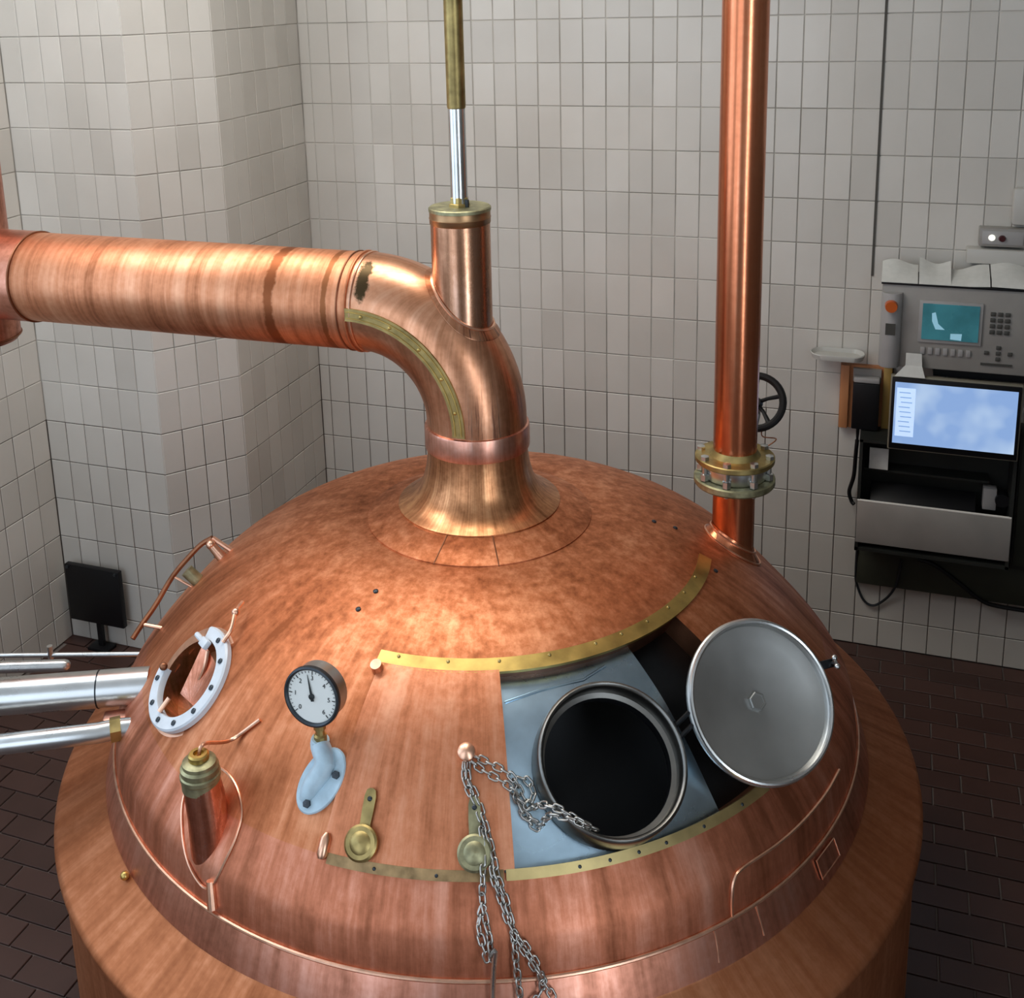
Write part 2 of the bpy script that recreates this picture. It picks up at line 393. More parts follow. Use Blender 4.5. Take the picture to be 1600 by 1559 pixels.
def tiled_wall(name, p0, p1, ncol_w, z1, xoff=None, single=lambda s, z: True, limit=296, zmax=ZC, ext=(0, 0)):
    """wall from p0 to p1 (plan), tiles on the side left of p0->p1 turned to the room"""
    p0 = Vector((*p0, 0)); p1 = Vector((*p1, 0)); L_ = (p1 - p0).length; t = (p1 - p0) / L_
    n = Vector((t.y, -t.x, 0))          # into the room
    b = MB()
    a = [p0 - t * ext[0], p1 + t * ext[1], p1 + t * ext[1] - n * .12, p0 - t * ext[0] - n * .12]
    lo = [b.v(q - n * TH) for q in a]; hi = [b.v(q - n * TH + Vector((0, 0, zmax))) for q in a]
    for i in range(4): b.face((lo[i], lo[(i + 1) % 4], hi[(i + 1) % 4], hi[i]))
    b.face(hi); b.face(lo[::-1])
    wall = struct(b.build(name, M_GROUT, None, False, org=p0))
    if xoff is None:
        nc = max(1, round(L_ / ncol_w)); cols = [(L_ * i / nc, L_ * (i + 1) / nc) for i in range(nc)]
    else:
        e = [0] + [xoff + ncol_w * i for i in range(-80, 120) if .02 < xoff + ncol_w * i < L_ - .02] + [L_]
        cols = list(zip(e, e[1:]))
    M = Matrix((t, Vector((0, 0, 1)), n)).transposed()   # local x along wall, y up, z out
    cand = []
    for s0, s1 in cols:
        for z0, z1_ in rows_z(z1):
            s = (s0 + s1) / 2; z = (z0 + z1_) / 2
            cand.append((s, z, s1 - s0 - TJ, z1_ - z0))
    ind = [c for c in cand if single(c[0], c[1])]
    ind.sort(key=lambda c: ((p0 + t * c[0] + Vector((0, 0, c[1]))) - CAMP).length)
    ind, spill = ind[:limit], ind[limit:]
    keep = set(id(c) for c in ind)
    q0 = M.to_quaternion()
    for c in ind:
        o = bpy.data.objects.new('tile', tm(c[2], c[3])); COL.objects.link(o); o.parent = wall
        o.location = t * c[0] + Vector((0, 0, c[1])) - n * (TH + random.uniform(0, .0012))
        o.rotation_mode = 'QUATERNION'
        o.rotation_quaternion = q0 @ Matrix.Rotation(random.uniform(-.006, .006), 3, 'X').to_quaternion() @ Matrix.Rotation(random.uniform(-.008, .008), 3, 'Y').to_quaternion()
    b = MB()
    for c in cand:
        if id(c) in keep: continue
        ce = p0 + t * c[0] + Vector((0, 0, c[1])); o_ = ce - n * (TH + .0005)
        ws, hs = c[2] / 2, c[3] / 2; ch = .0022
        va = [b.v(o_ + t * (x * ws) + Vector((0, 0, y * hs))) for x, y in ((-1, -1), (1, -1), (1, 1), (-1, 1))]
        vc = [b.v(o_ + n * (TH - ch) + t * (x * ws) + Vector((0, 0, y * hs))) for x, y in ((-1, -1), (1, -1), (1, 1), (-1, 1))]
        vd = [b.v(o_ + n * TH + t * (x * (ws - ch)) + Vector((0, 0, y * (hs - ch)))) for x, y in ((-1, -1), (1, -1), (1, 1), (-1, 1))]
        for p, q in ((va, vc), (vc, vd)):
            for i in range(4): b.face((p[i], p[(i + 1) % 4], q[(i + 1) % 4], q[i]))
        b.face(vd)
    if b.bm.verts: tag(b.build('tile_field', M_TILE, wall, False, weld=False), kind='stuff')
    else: b.bm.free()
    return wall

XC = -2.88; YCB = 4.42; XBA = -3.124; YA = 4.107
def back_vis(s, z):
    x = XC + s
    if x > .78 or z > 3.15: return False
    if z < .98 and x < -.45: return z > .75 and x < -2.1
    if z < .6 and x < -.30: return False
    if x > .02 and .40 < z < 1.78: return False
    return True
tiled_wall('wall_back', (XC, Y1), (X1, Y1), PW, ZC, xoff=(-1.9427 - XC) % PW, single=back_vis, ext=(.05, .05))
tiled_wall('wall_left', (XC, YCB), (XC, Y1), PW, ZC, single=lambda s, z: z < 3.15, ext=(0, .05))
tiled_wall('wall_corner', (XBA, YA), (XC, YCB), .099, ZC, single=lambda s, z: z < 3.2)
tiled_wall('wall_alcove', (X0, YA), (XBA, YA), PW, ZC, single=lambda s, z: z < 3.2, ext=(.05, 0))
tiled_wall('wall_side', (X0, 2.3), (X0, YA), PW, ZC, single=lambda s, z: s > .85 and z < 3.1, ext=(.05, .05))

# side wall with window opening, front wall, right wall, ceiling (all behind or beside the camera)
WY0, WY1, WZ0, WZ1 = -.5, 2.15, 1.55, 3.95
b = MB()
for c, d in (((X0 - .06, (Y0 + WY0) / 2, ZC / 2), (.12, WY0 - Y0, ZC)), ((X0 - .06, (WY1 + 2.3) / 2, ZC / 2), (.12, 2.3 - WY1, ZC)),
             ((X0 - .06, (WY0 + WY1) / 2, WZ0 / 2), (.12, WY1 - WY0, WZ0)), ((X0 - .06, (WY0 + WY1) / 2, (WZ1 + ZC) / 2), (.12, WY1 - WY0, ZC - WZ1))): b.box(c, d)
struct(b.build('wall_window', M_WALLP, None, False, org=(X0, 0, 0)))
FX0, FX1, FZ0, FZ1 = -3.6, -.8, .70, 4.10
b = MB()
for c, d in ((((X0 + FX0) / 2, Y0 - .06, ZC / 2), (FX0 - X0, .12, ZC)), (((X1 + FX1) / 2, Y0 - .06, ZC / 2), (X1 - FX1, .12, ZC)),
             (((FX0 + FX1) / 2, Y0 - .06, FZ0 / 2), (FX1 - FX0, .12, FZ0)), (((FX0 + FX1) / 2, Y0 - .06, (FZ1 + ZC) / 2), (FX1 - FX0, .12, ZC - FZ1))): b.box(c, d)
struct(b.build('wall_front', M_WALLP, None, False, org=(0, Y0, 0)))
RY0, RY1, RZ0, RZ1 = -1.3, -.2, .40, 3.85
b = MB()
for c, d in (((X1 + .06, (Y0 + RY0) / 2, ZC / 2), (.12, RY0 - Y0, ZC)), ((X1 + .06, (RY1 + Y1) / 2, ZC / 2), (.12, Y1 - RY1, ZC)),
             ((X1 + .06, (RY0 + RY1) / 2, RZ0 / 2), (.12, RY1 - RY0, RZ0)), ((X1 + .06, (RY0 + RY1) / 2, (RZ1 + ZC) / 2), (.12, RY1 - RY0, ZC - RZ1))): b.box(c, d)
struct(b.build('wall_right', simple('dim_wall', (.30, .28, .25), .7), None, False, org=(X1, 0, 0)))
slab('ceiling', ((X0 + X1) / 2, (Y0 + Y1) / 2, ZC + .06), (X1 - X0 + .24, Y1 - Y0 + .24, .12), M_CEIL)
def window(name, c, wx, wz, axis):
    b = MB()
    def bar(u, v, su, sv):
        if axis == 'x': b.box((c[0], c[1] + u, c[2] + v), (.06, su, sv))
        else: b.box((c[0] + u, c[1], c[2] + v), (su, .06, sv))
    for s in (-1, 1): bar(s * (wx / 2 - .03), 0, .06, wz); bar(0, s * (wz / 2 - .03), wx, .06)
    for k in (-1, 1): bar(k * wx / 6, 0, .045, wz)
    bar(0, 0, wx, .045)
    return struct(b.build(name, M_FRAME, None, False, org=c))
window('window_1', (X0 - .05, (WY0 + WY1) / 2, (WZ0 + WZ1) / 2), WY1 - WY0, WZ1 - WZ0, 'x')
window('window_2', ((FX0 + FX1) / 2, Y0 - .05, (FZ0 + FZ1) / 2), FX1 - FX0, FZ1 - FZ0, 'y')
window('window_3', (X1 + .05, (RY0 + RY1) / 2, (RZ0 + RZ1) / 2), RY1 - RY0, RZ1 - RZ0, 'x')
# gallery the photograph is taken from, below and behind the camera
slab('floor_gallery', (.1, -.75, 1.50), (1.3, 2.3, .12), M_DARKWALL)

slab('wall_added_shade', (1.25, 3.15, 1.15), (.12, 4.1, 2.30), M_DARKWALL)  # added unseen slab that shades the lower right wall and floor
# floor of quarry tiles
FW, FH = .212, .1055
b = MB(); b.box(((X0 + X1) / 2, (Y0 + Y1) / 2, -.068), (X1 - X0 + .2, Y1 - Y0 + .2, .12))
floor = struct(b.build('floor', M_FGROUT, None, False, org=((X0 + X1) / 2, (Y0 + Y1) / 2, 0)))
ft = tile_mesh('floor_tile', FW - .007, FH - .007, .008, .0018, M_FTILE)
fc = wloc(floor); fb = MB()
j = 0; y = 5.2 - FH / 2
while y > Y0:
    x = X0 + (FW / 2 if j % 2 else 0) + .02
    while x < X1 - .1:
        near = (-3.75 < x < -2.42 and 2.05 < y < 4.1 and not (x > -3.1 and y > 4.05)) or (-3.1 < x < -2.2 and 1.9 < y < 2.4) or (.12 < x < .80 and 3.0 < y < 5.2) or (-.1 < x <= .12 and 3.9 < y)
        room = not (y > YA and x < XBA + .1) and not (y > 4.42 and x < XC + .1)
        if near and room:
            o = bpy.data.objects.new('floor_tile', ft); COL.objects.link(o); o.parent = floor
            o.location = Vector((x, y, -.008 + random.uniform(-.0008, .0004))) - fc
            o.rotation_euler = (random.uniform(-.004, .004), random.uniform(-.003, .003), 0)
        elif room:
            ws, hs = (FW - .007) / 2, (FH - .007) / 2
            va = [fb.v((x + p * ws, y + q * hs, -.008)) for p, q in ((-1, -1), (1, -1), (1, 1), (-1, 1))]
            vc = [fb.v((x + p * ws, y + q * hs, 0)) for p, q in ((-1, -1), (1, -1), (1, 1), (-1, 1))]
            for i in range(4): fb.face((va[i], va[(i + 1) % 4], vc[(i + 1) % 4], vc[i]))
            fb.face(vc)
        x += FW
    y -= FH; j += 1
tag(fb.build('tile_field', M_FTILE, floor, False, weld=False), kind='stuff')
# dark movement joint running up the back wall
b = MB(); b.box((-.072, Y1 - .001, 2.45), (.010, .006, 1.24)); struct(b.build('trim_1', M_SEALANT, None, False, org=(-.072, Y1, 2.45)))

# ceiling lamp (out of frame)
t = thing('ceiling_lamp', (-1.9, 3.3, ZC), 'wide flat lamp under the ceiling above the copper duct', 'lamp')
b = MB(); b.box((-1.9, 3.3, 4.335), (2.1, 1.0, .17)); b.build('housing', M_GREY_L, t, False)

t = thing('ceiling_lamp', (-3.1, 2.95, ZC), 'added flat lamp under the ceiling to brighten the tiled alcove', 'lamp')  # housing for the added corner light over the left walls
b = MB(); b.box((-3.1, 2.95, 4.32), (1.1, 2.0, .20)); b.build('housing', M_GREY_L, t, False)

# ------------------------------------------------------------------ KETTLE
K = thing('brew_kettle', (AX, AY, 0), 'huge domed copper brewing kettle with an open steel manhole', 'kettle')
NPH = 240
OP0, OP1, OR0, OR1 = -67.5, -20.5, .712, 1.064
PORT_C = Vector((-1.7928, 2.3672, 1.2736)); PORT_N = azel(-125, 47)
def profile_grid(rs, off=0.0):
    return [[dpt(360 * j / NPH, r, off) for j in range(NPH)] for r in rs]
# dome
rs = [.335 + (1.16 - .335) * i / 60 for i in range(61)]
rs = sorted(set([round(r, 4) for r in rs if abs(r - OR0) > .008 and abs(r - OR1) > .008] + [OR0, OR1]))
b = MB()
b2 = MB()
vs = [[b.v(dpt(360 * j / NPH, r)) for j in range(NPH)] for r in rs]
b2.grid([[dpt(360 * j / NPH, r) for j in range(NPH)] for r in rs if r >= 1.0635], True)
for i in range(len(rs) - 1):
    if rs[i] >= 1.0635: continue
    for j in range(NPH):
        ph = (360 * (j + .5) / NPH + 180) % 360 - 180; rm = (rs[i] + rs[i + 1]) / 2
        if OP0 < ph < OP1 and OR0 < rm < OR1: continue
        c = (vs[i][j].co + vs[i + 1][(j + 1) % NPH].co) / 2; q = c - PORT_C; q -= PORT_N * q.dot(PORT_N)
        if q.length < .116 and (c - PORT_C).length < .25: continue
        k = (j + 1) % NPH
        b.face((vs[i][j], vs[i][k], vs[i + 1][k], vs[i + 1][j]))
for v in [v for v in b.bm.verts if not v.link_faces]: b.bm.verts.remove(v)
b.build('dome', M_DOME, K)
b2.build('lower_dome', M_DOME_PINK, K)  # lowest part of the dome, split off for the pinker reflection colour
# band under the dome, ledge and jacket wall
def cyl_prof(prof, name, mat, n=NPH, angle=35):
    b = MB(); b.rev(prof, n, (AX, AY, 0)); return b.build(name, mat, K, angle=angle)
cyl_prof([(1.158, .926), (1.166, .912), (1.184, .872), (1.1965, .838)], 'band', M_BAND)
cyl_prof([(1.1965, .838), (1.20, .834), (1.338, .768), (1.350, .758), (1.352, .748), (1.345, .735), (1.335, .733)], 'ledge', M_LEDGE, angle=50)
cyl_prof([(1.335, .735), (1.335, .10), (1.31, .08), (1.31, 0.0)], 'jacket', M_LEDGE)
b = MB(); b.torus((AX, AY, .927), (0, 0, 1), 1.163, .0055, NPH, 8); b.build('rolled_seam', M_SEAM, K)
# neck: flange ring and flare
b = MB(); b.rev([(.352, 1.520), (.352, 1.527), (.346, 1.529), (.252, 1.566), (.247, 1.566)], 96, (AX, AY, 0)); b.build('neck_flange', M_DOME, K)
b = MB(); b.rev([(.254, 1.562), (.254, 1.570), (.249, 1.573), (.238, 1.578), (.215, 1.592), (.192, 1.614), (.174, 1.645), (.163, 1.685), (.157, 1.725), (.156, 1.76)], 72, (AX, AY, 0))
b.build('neck', M_NECK, K)
for ph in (-92, -61):
    b = MB(); d_ = Vector((math.cos(R(ph)), math.sin(R(ph)), 0)); c_ = Vector((AX, AY, 0))
    b.tube([c_ + d_ * .254 + Vector((0, 0, 1.5655)), c_ + d_ * .345 + Vector((0, 0, 1.5300)), c_ + d_ * .353 + Vector((0, 0, 1.524))], .0022, 6); b.build('flange_joint', M_DARKCU, K)
# round plug rivets seen as dark dots
for ph, r in ((-104.6, .515), (-105, .587), (16.7, .613), (3.3, .735), (16.9, .547)):
    b = MB(); b.rev([(.0075, -.002), (.0075, .003), (.004, .005), (.0005, .0055)], 12, dpt(ph, r), dn(ph, r)); b.build('rivet', M_BOLT, K)

# opening: recessed steel sheet with hole, inner sheet with shade put into its dark colour
MH_C = Vector((-.5659, 2.3508, 1.3099)); MH_N = azel(-54, 50.5)
def patch(ph0, ph1, r0, r1, off, nph, nr, hole=None):
    b = MB(); P = [[dpt(ph0 + (ph1 - ph0) * j / nph, r0 + (r1 - r0) * i / nr, off) for j in range(nph + 1)] for i in range(nr + 1)]
    V = [[b.v(p) for p in row] for row in P]
    for i in range(nr):
        for j in range(nph):
            if hole:
                c = (P[i][j] + P[i + 1][j + 1]) / 2; q = c - hole[0]; q = q - hole[1] * q.dot(hole[1])
                if q.length < hole[2]: continue
            b.face((V[i][j], V[i][j + 1], V[i + 1][j + 1], V[i + 1][j]))
    return b
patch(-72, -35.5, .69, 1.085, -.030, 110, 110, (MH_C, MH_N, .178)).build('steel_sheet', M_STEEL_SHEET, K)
patch(-36.5, -17, .69, 1.085, -.075, 40, 40, (MH_C, MH_N, .178)).build('shaded_inner_sheet', M_STEEL_DARK, K)
b = MB()   # fold of the steel sheet along its edge
b.grid([[dpt(-35.5, .69 + .395 * i / 20, -.030) for i in range(21)], [dpt(-36.0, .69 + .395 * i / 20, -.075) for i in range(21)]]); b.build('sheet_fold', M_STEEL_DARK, K)
b = MB()   # edge of the copper around the opening
for ph in (OP0, OP1):
    b.grid([[dpt(ph, OR0 + (OR1 - OR0) * i / 20, 0) for i in range(21)], [dpt(ph, OR0 + (OR1 - OR0) * i / 20, -.08) for i in range(21)]])
for r in (OR0, OR1):
    b.grid([[dpt(OP0 + (OP1 - OP0) * i / 40, r, 0) for i in range(41)], [dpt(OP0 + (OP1 - OP0) * i / 40, r, -.08) for i in range(41)]])
b.build('opening_edge', M_DARKCU, K)
# pressed crease on the steel sheet beside the manhole
b = MB()
b.tube([dpt(-65.5, .775, -.030), dpt(-58, .755, -.030), dpt(-49, .752, -.030), dpt(-43, .735, -.030)], .004, 6)
b.build('sheet_crease', M_STEEL_SHEET, K)
# manhole collar
b = MB()
b.rev([(.187, -.075), (.187, -.006), (.185, 0.0), (.180, .003), (.175, 0.0), (.173, -.006), (.172, -.050), (.160, -.054)], 72, MH_C, MH_N)
collar = b.build('manhole_collar', M_COLLARST, K, angle=60)
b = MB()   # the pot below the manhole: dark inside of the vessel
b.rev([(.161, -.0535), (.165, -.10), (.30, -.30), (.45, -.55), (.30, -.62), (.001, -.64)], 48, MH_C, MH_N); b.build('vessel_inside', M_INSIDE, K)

# manhole lid, swung open
LID_C = Vector((-.2537, 2.6590, 1.3313)); LID_N = azel(-50.8, 37.6)
b = MB()
b.rev([(.0005, -.040), (.17, -.020), (.196, -.012), (.2035, -.004), (.2035, .004), (.199, .009), (.190, .009), (.186, .004), (.184, -.004), (.176, -.005), (.150, -.011), (.08, -.022), (.0005, -.026)], 72, LID_C, LID_N)
lid = b.build('manhole_lid', M_LID, K, angle=40)
lx, ly, ln = frame(LID_N)
b = MB(); b.torus(LID_C + ln * .012, LID_N, .1945, .0065, 72, 8); b.build('lid_rim', M_STEEL, lid)
b = MB(); b.rev([(.024, -.026), (.024, -.014), (.0215, -.011), (.017, -.011), (.017, -.014), (.0005, -.014)], 6, LID_C, LID_N); b.build('lid_nut', M_LID, lid, angle=20)
# lug with wing screw at its right side
e = LID_C + lx * .205 + ly * .045
b = MB(); b.box(e + lx * .012, (.05, .022, .014), Matrix((lx, ly, ln)).transposed(), .003); b.build('lid_lug', M_STEEL_DARK, lid, angle=25)
e2 = e + lx * .03
b = MB(); b.cyl(e2 - ln * .012, e2 + ln * .02, .005); b.ball(e2 + ln * .02 + ly * .011, .008); b.ball(e2 + ln * .02 - ly * .011, .008)
b.build('wing_screw', M_STEEL, lid)
# hinge between collar and lid
h = (MH_C + LID_C) / 2 + Vector((-.005, -.01, .0))
hx = (LID_C - MH_C).normalized()
hp = MH_C + hx * .183; hq = LID_C - lx * .2035
b = MB()
b.cyl(hp + ly * .03 - ln * .01, hp - ly * .03 - ln * .01, .009, n=12)
b.tube([hp - ln * .01 + ly * .015, (hp + hq) / 2 + ly * .015 - ln * .004, hq + ly * .015], .006, 8)
b.tube([hp - ln * .01 - ly * .015, (hp + hq) / 2 - ly * .015 - ln * .004, hq - ly * .015], .006, 8)
b.build('hinge', M_STEEL_DARK, K)

# brass rails
def arc_strip(ph0, ph1, r0, r1, h, n=60):
    b = MB(); rows = [[], [], [], []]
    for i in range(n + 1):
        ph = ph0 + (ph1 - ph0) * i / n
        rows[0].append(dpt(ph, r0, -.002)); rows[1].append(dpt(ph, r0, h)); rows[2].append(dpt(ph, r1, h)); rows[3].append(dpt(ph, r1, -.004))
    V = b.grid(rows); b.face([V[k][0] for k in range(4)]); b.face([V[k][-1] for k in range(4)][::-1])
    return b
ru = arc_strip(-92.5, 6.5, .681, .717, .007).build('upper_rail', M_BRASS, K, angle=25)
rl0 = arc_strip(-90.5, -67.6, 1.059, 1.0745, .008, 24).build('lower_rail', M_RAIL_OLD, K, angle=25)
rl = arc_strip(-67.3, -27.5, 1.059, 1.0745, .008).build('lower_rail', M_BRASS_PALE, K, angle=25)
def stud(ph, r, base, rad, mat, parent, name):
    b = MB(); b.rev([(rad, -.001), (rad, rad * .35), (rad * .6, rad * .7), (.0004, rad * .75)], 12, dpt(ph, r, base), dn(ph, r)); return b.build(name, mat, parent)
for ph in (-88, -77, -66, -55, -44, -37, -29, -21, -13, -5): stud(ph, .690, .007, .0045, M_BRASS_OLD, ru, 'screw')
for ph in (-84, -76, -58, -54, -50, -46, -40, -33): stud(ph, 1.0675, .008, .0042, M_BOLT, rl if ph > -67 else rl0, 'screw')
b = MB(); b.cyl(dpt(-91.6, .728, -.002), dpt(-91.6, .728, .026), .017, .015, 16); b.build('rail_stop', M_SEAM, ru)
b = MB(); 
p = dpt(-91.2, 1.052, .012); nn = dn(-91.2, 1.052); tt = (dpt(-91.2, 1.075) - dpt(-91.2, 1.03)).normalized()
b.tube([p - tt * .030, p - tt * .018, p + tt * .018, p + tt * .028], [.006, .014, .014, .008], 12); b.build('rail_stop', M_SEAM, rl)

# sliding door of copper with brass roller brackets
b = MB()
D0, D1, Q0, Q1 = -91.5, -66.2, .712, 1.060
def drow(off): return [[dpt(D0 + (D1 - D0) * j / 30, Q0 + (Q1 - Q0) * i / 30, off) for j in range(31)] for i in range(31)]
V = b.grid(drow(.007))
for edge in ([(i, 0) for i in range(31)], [(i, 30) for i in range(31)], [(0, j) for j in range(31)], [(30, j) for j in range(31)]):
    b.grid([[dpt(D0 + (D1 - D0) * j / 30, Q0 + (Q1 - Q0) * i / 30, .007) for i, j in edge], [dpt(D0 + (D1 - D0) * j / 30, Q0 + (Q1 - Q0) * i / 30, -.025) for i, j in edge]])
door = b.build('sliding_door', M_DOOR, K, angle=30)
for ph, mat in ((-86.1, M_BRASS_OLD), (-71.2, M_BRASS_GREEN)):
    r0, r1 = .968, 1.040
    t_ = (dpt(ph, r1) - dpt(ph, r0)).normalized(); n_ = dn(ph, 1.0); s_ = n_.cross(t_)
    b = MB()
    pts0, pts1 = [], []
    for f_, hw in ((-.018, .004), (-.014, .011), (0, .0145), (.30, .0145), (.55, .013), (.70, .018), (.78, .020)):
        p = dpt(ph, r0 + (r1 - r0) * max(f_, 0), .009) + t_ * (f_ if f_ < 0 else 0)
        pts0.append((p - s_ * hw, p + s_ * hw)); pts1.append((p - s_ * hw + n_ * .008, p + s_ * hw + n_ * .008))
    b.grid([[a for a, _ in pts0], [a for a, _ in pts1], [c for _, c in pts1], [c for _, c in pts0]])
    strap = b.build('roller_bracket', mat, door, angle=25)
    c = dpt(ph, 1.036, .010); 
    b = MB(); b.rev([(.0005, 0), (.038, 0), (.041, .004), (.041, .014), (.036, .018), (.026, .018), (.022, .021), (.014, .024), (.0005, .026)], 32, c, n_)
    o = b.build('roller', mat, door, angle=30)
    stud(ph, .972, .016, .006, M_BOLT, door, 'screw')
# brass knob that carries the chains
KN = dpt(-72.36, .888); kn = dn(-72.36, .888)
b = MB(); b.rev([(.009, .004), (.009, .020), (.018, .024), (.0225, .033), (.021, .043), (.013, .050), (.0005, .052)], 24, KN, kn); b.build('knob', M_SEAM, door)

# weld beads and plate outlines on the right
def surf_tube(pts, rad, name, mat, off=.001, k=6):
    b = MB(); b.tube(smooth_path([dpt(ph, r, off) if r < 1.158 else Vector((AX + r * math.cos(R(ph)), AY + r * math.sin(R(ph)), .925 - (r - 1.16) * 2.38)) for ph, r in pts], k), rad, 6); return b.build(name, mat, K)
surf_tube([(-39.2, 1.162), (-39.0, 1.155), (-38.3, 1.147), (-36.5, 1.1415), (-30, 1.142), (-24, 1.1425), (-17.6, 1.143), (-12, 1.143)], .0042, 'weld_bead', M_SEAM)
surf_tube([(-35.2, 1.158), (-35.2, 1.17), (-35.2, 1.19)], .0028, 'weld_bead', M_SEAM)
surf_tube([(-42, 1.162), (-42, 1.17), (-42.3, 1.19)], .0022, 'weld_bead', M_SEAM)
b = MB()
def bandp(ph, r, o=0): return Vector((AX + (r + o) * math.cos(R(ph)), AY + (r + o) * math.sin(R(ph)), .925 - (r - 1.16) * 2.38 + o * .4))
b.grid([[bandp(-23.2, 1.1675, .006), bandp(-20.5, 1.1675, .006), bandp(-18.1, 1.1675, .006)], [bandp(-23.2, 1.186, .006), bandp(-20.5, 1.186, .006), bandp(-18.1, 1.186, .006)]])
for e_ in ((-23.2, -18.1, 1.1675, 1.1675), (-23.2, -18.1, 1.186, 1.186)):
    b.grid([[bandp(e_[0], e_[2], .006), bandp(e_[1], e_[3], .006)], [bandp(e_[0], e_[2], -.004), bandp(e_[1], e_[3], -.004)]])
plate = b.build('name_plate', M_BAND, K, False)
b = MB(); b.tube([bandp(*q, .0065) for q in ((-23.2, 1.1675), (-18.1, 1.1675), (-18.1, 1.186), (-23.2, 1.186))], .0022, 6, closed=True); b.build('plate_rim', M_SEAM, plate)
b = MB(); b.ball(Vector((AX + 1.212 * math.cos(R(-123.5)), AY + 1.212 * math.sin(R(-123.5)), .842)), .012); b.build('plug', M_BRASS, K)
# brackets where the guard bar and pipes meet the kettle
b = MB(); b.box(Vector((-2.085, 2.42, 1.045)), (.10, .05, .03), Matrix.Rotation(R(30), 3, 'Z'), .006); b.build('pipe_bracket', M_COLLAR, K, angle=30)

# ------------------------------------------------------------------ VAPOUR DUCT (elbow, horizontal run)
ZD = 2.19; RA = .35; RT = .155
D = thing('vapour_duct', (AX, AY, 1.76), 'big copper vapour duct bending from the kettle neck to the left', 'duct')
b = MB(); b.rev([(.157, 1.752), (.162, 1.754), (.163, 1.760), (.163, 1.820), (.161, 1.826), (.154, 1.828)], 64, (AX, AY, 0)); b.build('collar', M_COLLAR, D)
def elbow_pt(a, cs, rad):      # a: 0 at the neck .. 90 horizontal; cs: angle about the tube, 0 = towards -y
    cx, cz = AX - RA, 1.84
    d = Vector((math.cos(R(a)), 0, math.sin(R(a))))     # from arc centre to centreline
    return Vector((cx, AY, cz)) + d * RA + (d * math.sin(cs) + Vector((0, -1, 0)) * math.cos(cs)) * rad
b = MB()
rows = [[Vector((AX + RT * math.sin(2 * math.pi * j / 48), AY - RT * math.cos(2 * math.pi * j / 48), 1.80)) for j in range(48)]]
rows += [[elbow_pt(90 * i / 24, 2 * math.pi * j / 48, RT) for j in range(48)] for i in range(25)]
b.grid(rows, True); b.build('elbow', M_ELBOW, D)
b = MB(); rows = [[], [], [], []]
for i in range(31):
    a = -1 + 92 * i / 30
    for k, (cs, rr) in enumerate(((-.135, RT - .002), (-.125, RT + .005), (.125, RT + .005), (.135, RT - .002))): rows[k].append(elbow_pt(a, cs, rr))
b.grid(rows)
strip = b.build('seam_strip', M_BRASS_OLD, D, angle=25)
b = MB()
for cs in (-.06, .06): b.tube([elbow_pt(90 * i / 24, cs, RT + .006) for i in range(25)], .0016, 5)
b.build('seam_groove', M_BRASS, strip)
for i, a in enumerate((12, 30, 48, 66, 82)):
    n_ = (elbow_pt(a, .07, RT + .1) - elbow_pt(a, .07, RT)).normalized()
    b = MB(); b.rev([(.005, -.001), (.005, .002), (.0004, .004)], 10, elbow_pt(a, 0, RT + .005), n_); b.build('rivet', M_BRASS, strip)
XS = -3.13
b = MB(); b.rev([(RT, 0), (RT, .24), (RT + .0005, .241), (RT + .0005, 1.4), (RT, 1.401), (RT, AX - RA - XS)], 64, (AX - RA, AY, ZD), (-1, 0, 0)); b.build('horizontal_pipe', M_DUCT, D)
for dx_, rr, th in ((.0, .0035, M_SEAM), (.018, .005, M_DUCT), (.045, .003, M_DARKCU)):
    b = MB(); b.torus((AX - RA - dx_ + .01, AY, ZD), (1, 0, 0), RT + .001, rr, 64, 8); b.build('joint_ring', th, D)
b = MB(); b.rev([(RT + .001, 0), (RT + .005, .003), (RT + .005, .30), (RT, .31)], 64, (-2.80, AY, ZD), (-1, 0, 0)); b.build('sleeve', M_STACK, D)
b = MB(); b.torus((-2.80, AY, ZD), (1, 0, 0), RT + .003, .0035, 64, 8); b.build('joint_ring', M_DARKCU, D)

# motor housing (agitator stub) standing on the elbow
SX, SY = AX - .033, AY - .002; SR = .0895
H_ = thing('agitator_housing', (SX, SY, 2.2), 'upright copper housing on the elbow with a flat capped top', 'housing')
def elbow_top(x, y):           # height of the elbow's upper skin under a point
    best = None
    yy = max(-RT, min(RT, y - AY))
    ring = math.sqrt(RT * RT - yy * yy) + RA
    xx = x - (AX - RA)
    return 1.84 + math.sqrt(max(0.0004, ring * ring - xx * xx)) if abs(xx) < ring else 1.84
b = MB(); n = 64
low = []
for j in range(n):
    a = 2 * math.pi * j / n; x = SX + SR * math.cos(a); y = SY + SR * math.sin(a); low.append(Vector((x, y, elbow_top(x, y) - .02)))
top = [Vector((p.x, p.y, 2.492)) for p in low]
b.grid([low, [p.lerp(q, .5) for p, q in zip(low, top)], top], True); b.build('barrel', M_STUB, H_)
b = MB(); 
b.rev([(SR - .002, 2.492), (SR + .004, 2.494), (SR + .004, 2.503), (SR, 2.506), (.001, 2.506)], 64, (SX, SY, 0)); b.build('cap', M_BRASS_GREEN, H_)
b = MB(); b.rev([(SR, 2.455), (SR + .002, 2.457), (SR + .002, 2.470), (SR + .0035, 2.473), (SR + .002, 2.476), (SR + .002, 2.493), (SR, 2.494)], 64, (SX, SY, 0)); b.build('cap_band', M_BROWN, H_, angle=50)
b = MB(); pts = []
for p in low:
    d = Vector((p.x - SX, p.y - SY, 0)).normalized(); q = p + d * .003; q.z = elbow_top(q.x, q.y) + .001; pts.append(q)
b.tube(pts, .0055, 6, closed=True); b.build('weld_bead', M_SEAM, H_)
pts2 = []
